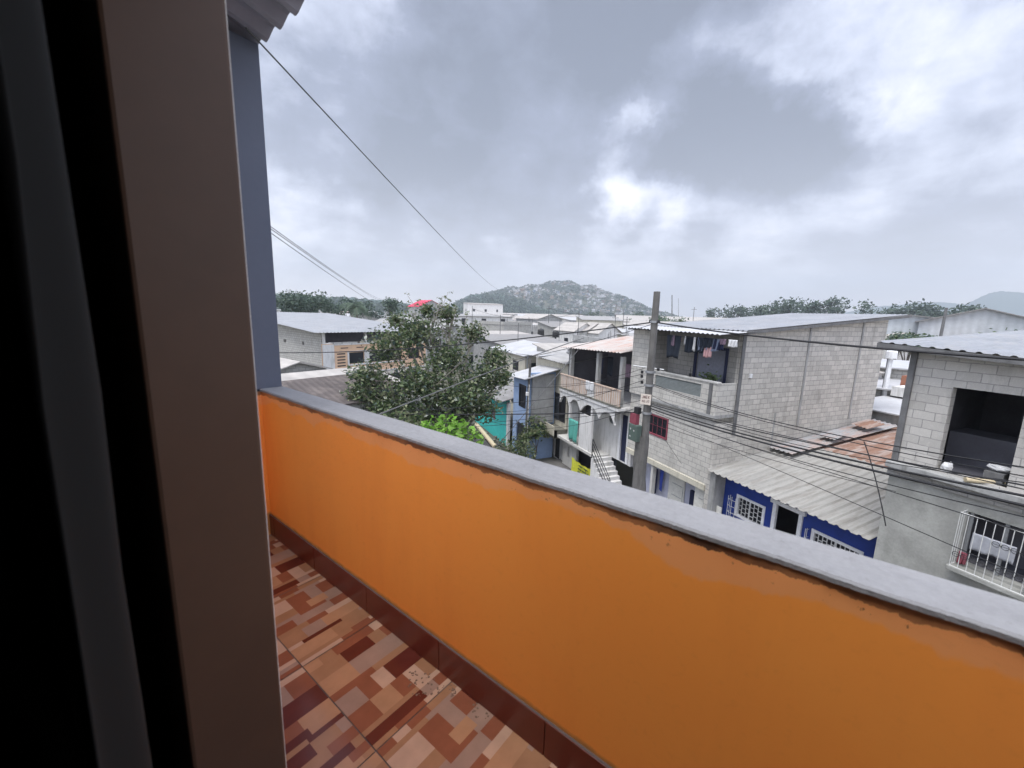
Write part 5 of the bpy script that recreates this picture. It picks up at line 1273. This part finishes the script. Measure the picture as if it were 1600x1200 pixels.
# rooftop water tanks
for i, (px, py, d, mt, lb_) in enumerate([(845, 524, 60, 'tank_black', 'black water tank on a pale roof below the hill'), (868, 527, 55, 'tank_black', 'dark water tank nearest the terrace roof'),
                                         (722, 520, 70, 'tank_blue', 'blue water tank half hidden by the tree'), (1392, 560, 30, 'white_paint', 'white tank on the roof in the gap')]):
    p = atD(px, py, d); m = MB(); r = d * .008
    prof = [(r, 0), (r, r * 1.5), (r * .8, r * 1.8), (r * .3, r * 1.95), (r * .3, r * 2.05)]
    vs = [(p.x + q_ * math.cos(k * .5236), p.y + q_ * math.sin(k * .5236), p.z + t) for q_, t in prof for k in range(12)]
    m.add(vs, [(a * 12 + k, a * 12 + (k + 1) % 12, a * 12 + 12 + (k + 1) % 12, a * 12 + 12 + k) for a in range(4) for k in range(12)] + [tuple(range(11, -1, -1)), tuple(48 + k for k in range(12))])
    m.tube([(p.x, p.y, 0), (p.x, p.y, p.z)], .12, 5); tag(m.obj('water_tank', mt, None, loc=tuple(p)), lb_, 'water tank')
# poles and rods standing up out of the rooftop field
for i, (px, py, d, r_, lb_) in enumerate([(858, 478, 95, .07, 'thin street pole below the left foot of the hill'), (782, 492, 60, .05, 'antenna rod above the long terrace house'), (905, 486, 70, .06, 'dark pole between the white gables'),
      (832, 498, 55, .04, 'thin rod on a pale roof left of the gables'), (962, 492, 60, .05, 'rod just left of the white gable nearest the pole'), (975, 483, 110, .08, 'distant street pole near the utility pole'),
      (980, 495, 48, .04, 'short rod behind the terrace roof'), (875, 500, 50, .035, 'thin antenna right of the water tanks'), (810, 505, 45, .04, 'rod standing over the awning roof'), (738, 478, 90, .06, 'pole behind the upper right branches of the tree'),
      (1085, 480, 200, .12, 'distant pole above the white porch roof'), (1390, 545, 30, .025, 'thin pipe on the roofs in the gap')]):
    a = atD(px, py, d); m = MB(); m.tube([(a.x, a.y, 0), tuple(a)], r_, 5); c_ = ray(px, py).cross(Vector((0, 0, 1))).normalized()
    if i % 2 == 0: m.tube([a - c_ * r_ * 9 - Vector((0, 0, r_ * 8)), a + c_ * r_ * 9 - Vector((0, 0, r_ * 8))], r_ * .6, 4)
    tag(m.obj('pole', 'concrete_dark', None, loc=(a.x, a.y, 0)), lb_, 'pole')
cable(atD(858, 482, 95), atD(975, 486, 110), 1.2, .03, 'distant cable between two street poles below the hill', 'cable_black', None)
cable(atD(905, 489, 70), atD(738, 482, 90), 1.5, .025, 'distant cable from the gables to the tree', 'cable_black', None)
# long sheds and warehouses
def warehouse(px, py, dist, w, d, h, rise, rot, label, wall='warehouse_wall', roof='roof_far_pale', nw=8):
    p = atD(px, py, dist); t = thing('warehouse', label, 'warehouse', (p.x, p.y, 0), R(rot), None, world=False)
    m = MB(); m.box(-w / 2, w / 2, -d / 2, d / 2, 0, h); m.add([(-w / 2, -d / 2, h), (w / 2, -d / 2, h), (0, -d / 2, h + rise), (-w / 2, d / 2, h), (w / 2, d / 2, h), (0, d / 2, h + rise)], [(0, 1, 2), (5, 4, 3)]); m.obj('wall', wall, t)
    k = rise / (w / 2); o = .6; m = MB()
    m.quadslab((-w / 2 - o, -d / 2 - o, h + .1 - k * o), (0, -d / 2 - o, h + rise + .1), (0, d / 2 + o, h + rise + .1), (-w / 2 - o, d / 2 + o, h + .1 - k * o), .15)
    m.quadslab((0.001, -d / 2 - o, h + rise + .1), (w / 2 + o, -d / 2 - o, h + .1 - k * o), (w / 2 + o, d / 2 + o, h + .1 - k * o), (0.001, d / 2 + o, h + rise + .1), .15); m.obj('roof', roof, t)
    for i in range(nw): x = -w / 2 + w * (i + .5) / nw; MB().box(x - w / nw * .22, x + w / nw * .22, -d / 2 - .08, -d / 2 - .01, h * .12, h * .38).obj('window', 'window_dark', t)
    return t
warehouse(1508, 520, 130, 15, 50, 9.7, 2.3, -66, 'pale blue grey warehouse with wide gable at the right', nw=6, roof='roof_far_grey')
warehouse(1412, 520, 128, 15, 40, 9.9, .9, -66, 'low pitched wing of the blue grey warehouse, left of the gable', nw=6, roof='roof_far_grey')
warehouse(1640, 500, 150, 26, 30, 8.6, 1.2, -72, 'long low warehouse right of the gabled one')
warehouse(880, 496, 190, 34, 90, 6.5, 1.5, 64, 'long pale factory roof below the hill', 'plaster_pale')
warehouse(1120, 490, 240, 36, 100, 7.5, 2.0, 55, 'long factory roof left of the skyline domes', 'plaster_pale')
warehouse(980, 500, 150, 20, 50, 6.4, 1.2, 62, 'pale factory roof nearest the utility pole', 'plaster_pale')
warehouse(820, 487, 330, 30, 90, 7.5, 1.5, 70, 'far factory roof at the foot of the hill', 'plaster_pale')

# ------------------------------------------------------------------ hill, mountain and the houses on the hill
HD = 1250.0
def hill_h(u, v):
    """u: sideways metres from the hill axis, v: away"""
    a = max(0.0, 1 - (abs(u) / (330 if u > 0 else 300)) ** 1.7); base = 96 * a ** 1.15
    base *= max(0.0, 1 - (v / 380) ** 2) if v > 0 else max(0.0, 1 - (v / 330) ** 2)
    return base
axis = Vector((*ray(862, 480).xy, 0)).normalized(); side = Vector((axis.y, -axis.x, 0)); hc = axis * HD
def hp(u, v, dz=0):
    n = 5 * math.sin(u * .021 + v * .013) + 3.5 * math.sin(u * .05 - v * .03) + 2 * math.sin(u * .11 + 2)
    h = hill_h(u, v); h = h + n * min(1, h / 30); p = hc + side * u + axis * v; return Vector((p.x, p.y, h + dz - .5))
m = MB(); NU, NV = 110, 44; vs = [hp(-345 + 690 * i / NU, -335 + 720 * j / NV) for j in range(NV + 1) for i in range(NU + 1)]
m.add(vs, [(j * (NU + 1) + i, j * (NU + 1) + i + 1, (j + 1) * (NU + 1) + i + 1, (j + 1) * (NU + 1) + i) for j in range(NV) for i in range(NU)])
plain('hill_soil', (.085, .09, .06), 1, .3, .03, (.14, .12, .09), .5, .1)
struct(m.obj('hill', 'hill_soil', None, smooth=True))
# distant ridges
def ridge(name, pts, dist, depth, mat):
    m = MB(); vs = []; K = len(pts)
    for (px, py) in pts:
        p = atD(px, py, dist); dr = Vector((p.x, p.y, 0)).normalized()
        f = p - dr * depth * .6; b = p + dr * depth
        vs += [(f.x, f.y, -1), tuple(p - dr * depth * .2 - Vector((0, 0, (p.z) * .35))), tuple(p), (b.x, b.y, -1)]
    m.add(vs, [(i * 4 + j, i * 4 + 4 + j, i * 4 + 5 + j, i * 4 + 1 + j) for i in range(K - 1) for j in range(3)])
    return struct(m.obj(name, mat, None, smooth=True))
leafmat('ridge_green', (.03, .06, .045), 0)
def jag(pts, n=6, amp=1.2, seed=1):
    r_ = random.Random(seed); o = []
    for a, b in zip(pts, pts[1:]):
        for i in range(n): t = i / n; o.append((a[0] + (b[0] - a[0]) * t, a[1] + (b[1] - a[1]) * t + r_.uniform(-amp, amp)))
    return o + [pts[-1]]
ridge('mountain', jag([(1470, 486), (1490, 482), (1520, 470), (1545, 458), (1562, 455), (1590, 456), (1640, 462), (1720, 470)], 6, .7, 3), 2700, 500, 'ridge_green')
ridge('mountain', jag([(1300, 492), (1380, 478), (1430, 474), (1480, 472), (1540, 480)], 5, .7, 4), 2800, 300, 'ridge_green')
ridge('hills', jag([(380, 462), (440, 458), (500, 463), (530, 464), (570, 466), (620, 472), (660, 480), (720, 478)], 8, 1.6, 5), 700, 200, 'ridge_green')
RP = [(690, 486), (715, 470), (735, 460), (760, 457), (790, 460), (820, 468), (860, 486)]
ridge('hills', jag([(690, 488), (715, 470), (735, 460), (760, 458), (790, 462), (820, 470), (860, 486)], 8, 1.2, 6), 930, 160, 'ridge_green')
# trees and massed houses of the hill
rr = np.random.default_rng(4); r2 = random.Random(4)
m = MB()
for k in range(3000):
    u, v = r2.uniform(-320, 330), r2.uniform(-320, 60)
    if hill_h(u, v) < 4: continue
    left = u < -120 or (v < -200 and r2.random() < .5)
    patch = math.sin(u * .033 + 1) + math.sin(v * .04 + u * .017)
    if not left and patch < .1 and r2.random() > .34: continue
    p = hp(u, v, 3.5); s_ = r2.uniform(3.5, 6.5)
    leaves(m, tuple(p), (s_, s_, s_ * .75), 16, 2.3, rr, 3, .6)
def prof(pts, x):
    for a, b in zip(pts, pts[1:]):
        if a[0] <= x <= b[0]: return a[1] + (b[1] - a[1]) * (x - a[0]) / (b[0] - a[0])
    return pts[-1][1]
for k in range(750):                          # wood on the low hills at left
    px = r2.uniform(695, 855); y0 = prof(RP, px); t = r2.random() ** .8; q = atD(px, y0 + (487 - y0) * t, 830 - 110 * t); s_ = r2.uniform(4, 7.5)
    leaves(m, (q.x, q.y, q.z - 3), (s_, s_, s_ * .8), 20, 1.9, rr, 3, .6)
RL = [(425, 458), (500, 463), (530, 464), (570, 466), (620, 472), (660, 480), (720, 482)]
for k in range(650):
    px = r2.uniform(425, 720); y0 = prof(RL, px); t = r2.random() ** .8; q = atD(px, y0 + (482 - y0) * t, 590 - 60 * t); s_ = r2.uniform(3, 5.5)
    leaves(m, (q.x, q.y, q.z - 2.5), (s_, s_, s_ * .8), 18, 1.5, rr, 3, .6)
tag(m.obj('hillside_wood', ['leaf_far', 'leaf_deep', 'leaf_far_light'], None), 'trees massed over the slopes of the distant hill', None, None, 'stuff')
plain('hill_peach', (.36, .26, .20)); plain('hill_blue', (.20, .25, .32)); plain('hill_white', (.66, .66, .67)); plain('hill_pale', (.44, .44, .44)); plain('hill_beige', (.33, .30, .25)); plain('hill_brick', (.22, .13, .10))
HW = ['hill_white', 'hill_pale', 'concrete', 'hill_beige', 'hill_peach', 'hill_brick', 'hill_blue']
HR = ['roof_far_zinc', 'roof_far_pale', 'roof_far_grey', 'roof_far_rust']
protos = {}
def hill_house(u, v, w, d, h, wi, ri, rot):
    key = (wi, ri)
    if key not in protos:
        a = MB(); a.box(-.5, .5, -.5, .5, 0, 1); me = a.obj('wall', HW[wi]); b = MB(); b.quadslab((-.56, -.56, 1.02), (.56, -.56, 1.02), (.56, .56, 1.25), (-.56, .56, 1.25), .05); mr = b.obj('roof', HR[ri])
        c_ = MB(); c_.box(-.3, -.12, -.53, -.505, .35, .7).box(.12, .3, -.53, -.505, .35, .7); mw_ = c_.obj('window', 'window_dark')
        protos[key] = (me.data, mr.data, mw_.data)
        for o in (me, mr, mw_): bpy.data.objects.remove(o)
    t = bpy.data.objects.new('hillside_house', None); C.objects.link(t); p = hp(u, v); t.location = p; t.rotation_euler = (0, 0, rot); t.scale = (w, d, h); t.empty_display_size = .2
    for nm, me in zip(('wall', 'roof', 'window'), protos[key]): o = bpy.data.objects.new(nm, me); C.objects.link(o); o.parent = t
    wn_ = ['white', 'pale', 'grey', 'beige', 'peach', 'brick red', 'light blue'][wi]
    sd_ = 'on the left shoulder of the distant hill' if u < -60 else ('high on the crest of the distant hill' if hill_h(u, v) > 70 else ('on the right slope of the distant hill' if u > 90 else 'on the middle slope of the distant hill'))
    tag(t, f'tiny {wn_} house {sd_}', 'house', f'{wn_} houses {sd_}')
mass = MB(); nh = 0; ang = math.atan2(axis.y, axis.x) - math.pi / 2
cand = []
for k in range(1700):
    u = r2.uniform(-200, 315); v = r2.uniform(-300, 20)
    if hill_h(u, v) < 6: continue
    patch = math.sin(u * .033 + 1) + math.sin(v * .04 + u * .017)
    if patch > .75 and r2.random() < .8: continue
    if u < -110 and r2.random() < .55: continue
    cand.append((u, v))
for (u, v) in cand:
    w, d, h = r2.uniform(4.5, 8.5), r2.uniform(4.5, 8), r2.choice([2.8, 3.2, 3.6, 5.6])
    wi = r2.choices(range(7), [.28, .22, .22, .1, .06, .06, .06])[0]; ri = r2.randrange(4); rot = ang + r2.uniform(-.5, .5)
    if nh < 70: hill_house(u, v, w, d, h, wi, ri, rot); nh += 1
    else:
        p = hp(u, v); c1, s1 = math.cos(rot), math.sin(rot)
        T = lambda a, b, z: (p.x + a * c1 - b * s1, p.y + a * s1 + b * c1, p.z + z)
        a, b = w / 2, d / 2
        mass.add([T(-a, -b, -1), T(a, -b, -1), T(a, b, -1), T(-a, b, -1), T(-a, -b, h), T(a, -b, h), T(a, b, h + .6), T(-a, b, h + .6)], [(0, 1, 5, 4), (1, 2, 6, 5), (2, 3, 7, 6), (3, 0, 4, 7)], wi)
        mass.add([T(-a - .4, -b - .4, h), T(a + .4, -b - .4, h), T(a + .4, b + .4, h + .8), T(-a - .4, b + .4, h + .8)], [(0, 1, 2, 3)], 7 + ri)
        for q_ in (-.25, .25): mass.add([T(w * q_ - .7, -b - .05, 1.2), T(w * q_ + .7, -b - .05, 1.2), T(w * q_ + .7, -b - .05, 2.5), T(w * q_ - .7, -b - .05, 2.5)], [(0, 1, 2, 3)], 11)
tag(mass.obj('hillside_houses', HW + HR + ['window_dark'], None), 'hundreds of tiny houses packed over the distant hill', None, None, 'stuff')
# scattered far roofs and scrub between the rooftop field and the hill
m = MB(); sc = MB()
for k in range(900):
    d = r2.uniform(400, 1050); px = r2.uniform(425, 1650); p = atD(px, 480, d); p.z = 0
    if r2.random() < .55:
        w, dd, h = r2.uniform(6, 18), r2.uniform(6, 12), r2.uniform(3, 6.5); a = r2.uniform(0, 3); c1, s1 = math.cos(a), math.sin(a)
        T = lambda i, j, z: (p.x + i * c1 - j * s1, p.y + i * s1 + j * c1, z)
        a_, b_ = w / 2, dd / 2; wi = r2.randrange(4); ri = r2.randrange(4)
        m.add([T(-a_, -b_, 0), T(a_, -b_, 0), T(a_, b_, 0), T(-a_, b_, 0), T(-a_, -b_, h), T(a_, -b_, h), T(a_, b_, h + .8), T(-a_, b_, h + .8)], [(0, 1, 5, 4), (1, 2, 6, 5), (2, 3, 7, 6), (3, 0, 4, 7)], wi)
        m.add([T(-a_ - .5, -b_ - .5, h), T(a_ + .5, -b_ - .5, h), T(a_ + .5, b_ + .5, h + .9), T(-a_ - .5, b_ + .5, h + .9)], [(0, 1, 2, 3)], 7 + ri)
    else: s_ = r2.uniform(3, 6); leaves(sc, (p.x, p.y, s_ * .8), (s_ * 1.3, s_ * 1.3, s_), 26, d * .0026, rr, 3, .6)
tag(m.obj('far_houses', HW + HR, None), 'far low houses spread between the rooftops and the hill', None, None, 'stuff')
tag(sc.obj('far_scrub', ['leaf_far', 'leaf_deep', 'leaf_far_light'], None), 'scrub and small trees between the far houses', None, None, 'stuff')

# ------------------------------------------------------------------ haze
hm = bpy.data.materials.new('haze'); hm.use_nodes = True; t_ = hm.node_tree; t_.nodes.clear()
v_ = t_.nodes.new('ShaderNodeVolumePrincipled'); v_.inputs['Color'].default_value = (.84, .92, 1.0, 1); v_.inputs['Density'].default_value = .00046; v_.inputs['Anisotropy'].default_value = .2
o_ = t_.nodes.new('ShaderNodeOutputMaterial'); t_.links.new(v_.outputs[0], o_.inputs['Volume']); MATS['haze'] = hm
m = MB(); m.box(-2600, 3600, -400, 3400, -1.5, 330)
tag(m.obj('haze', 'haze', None), None, None, None, 'stuff')

for o in bpy.data.objects:
    if '_w' in o: del o['_w']
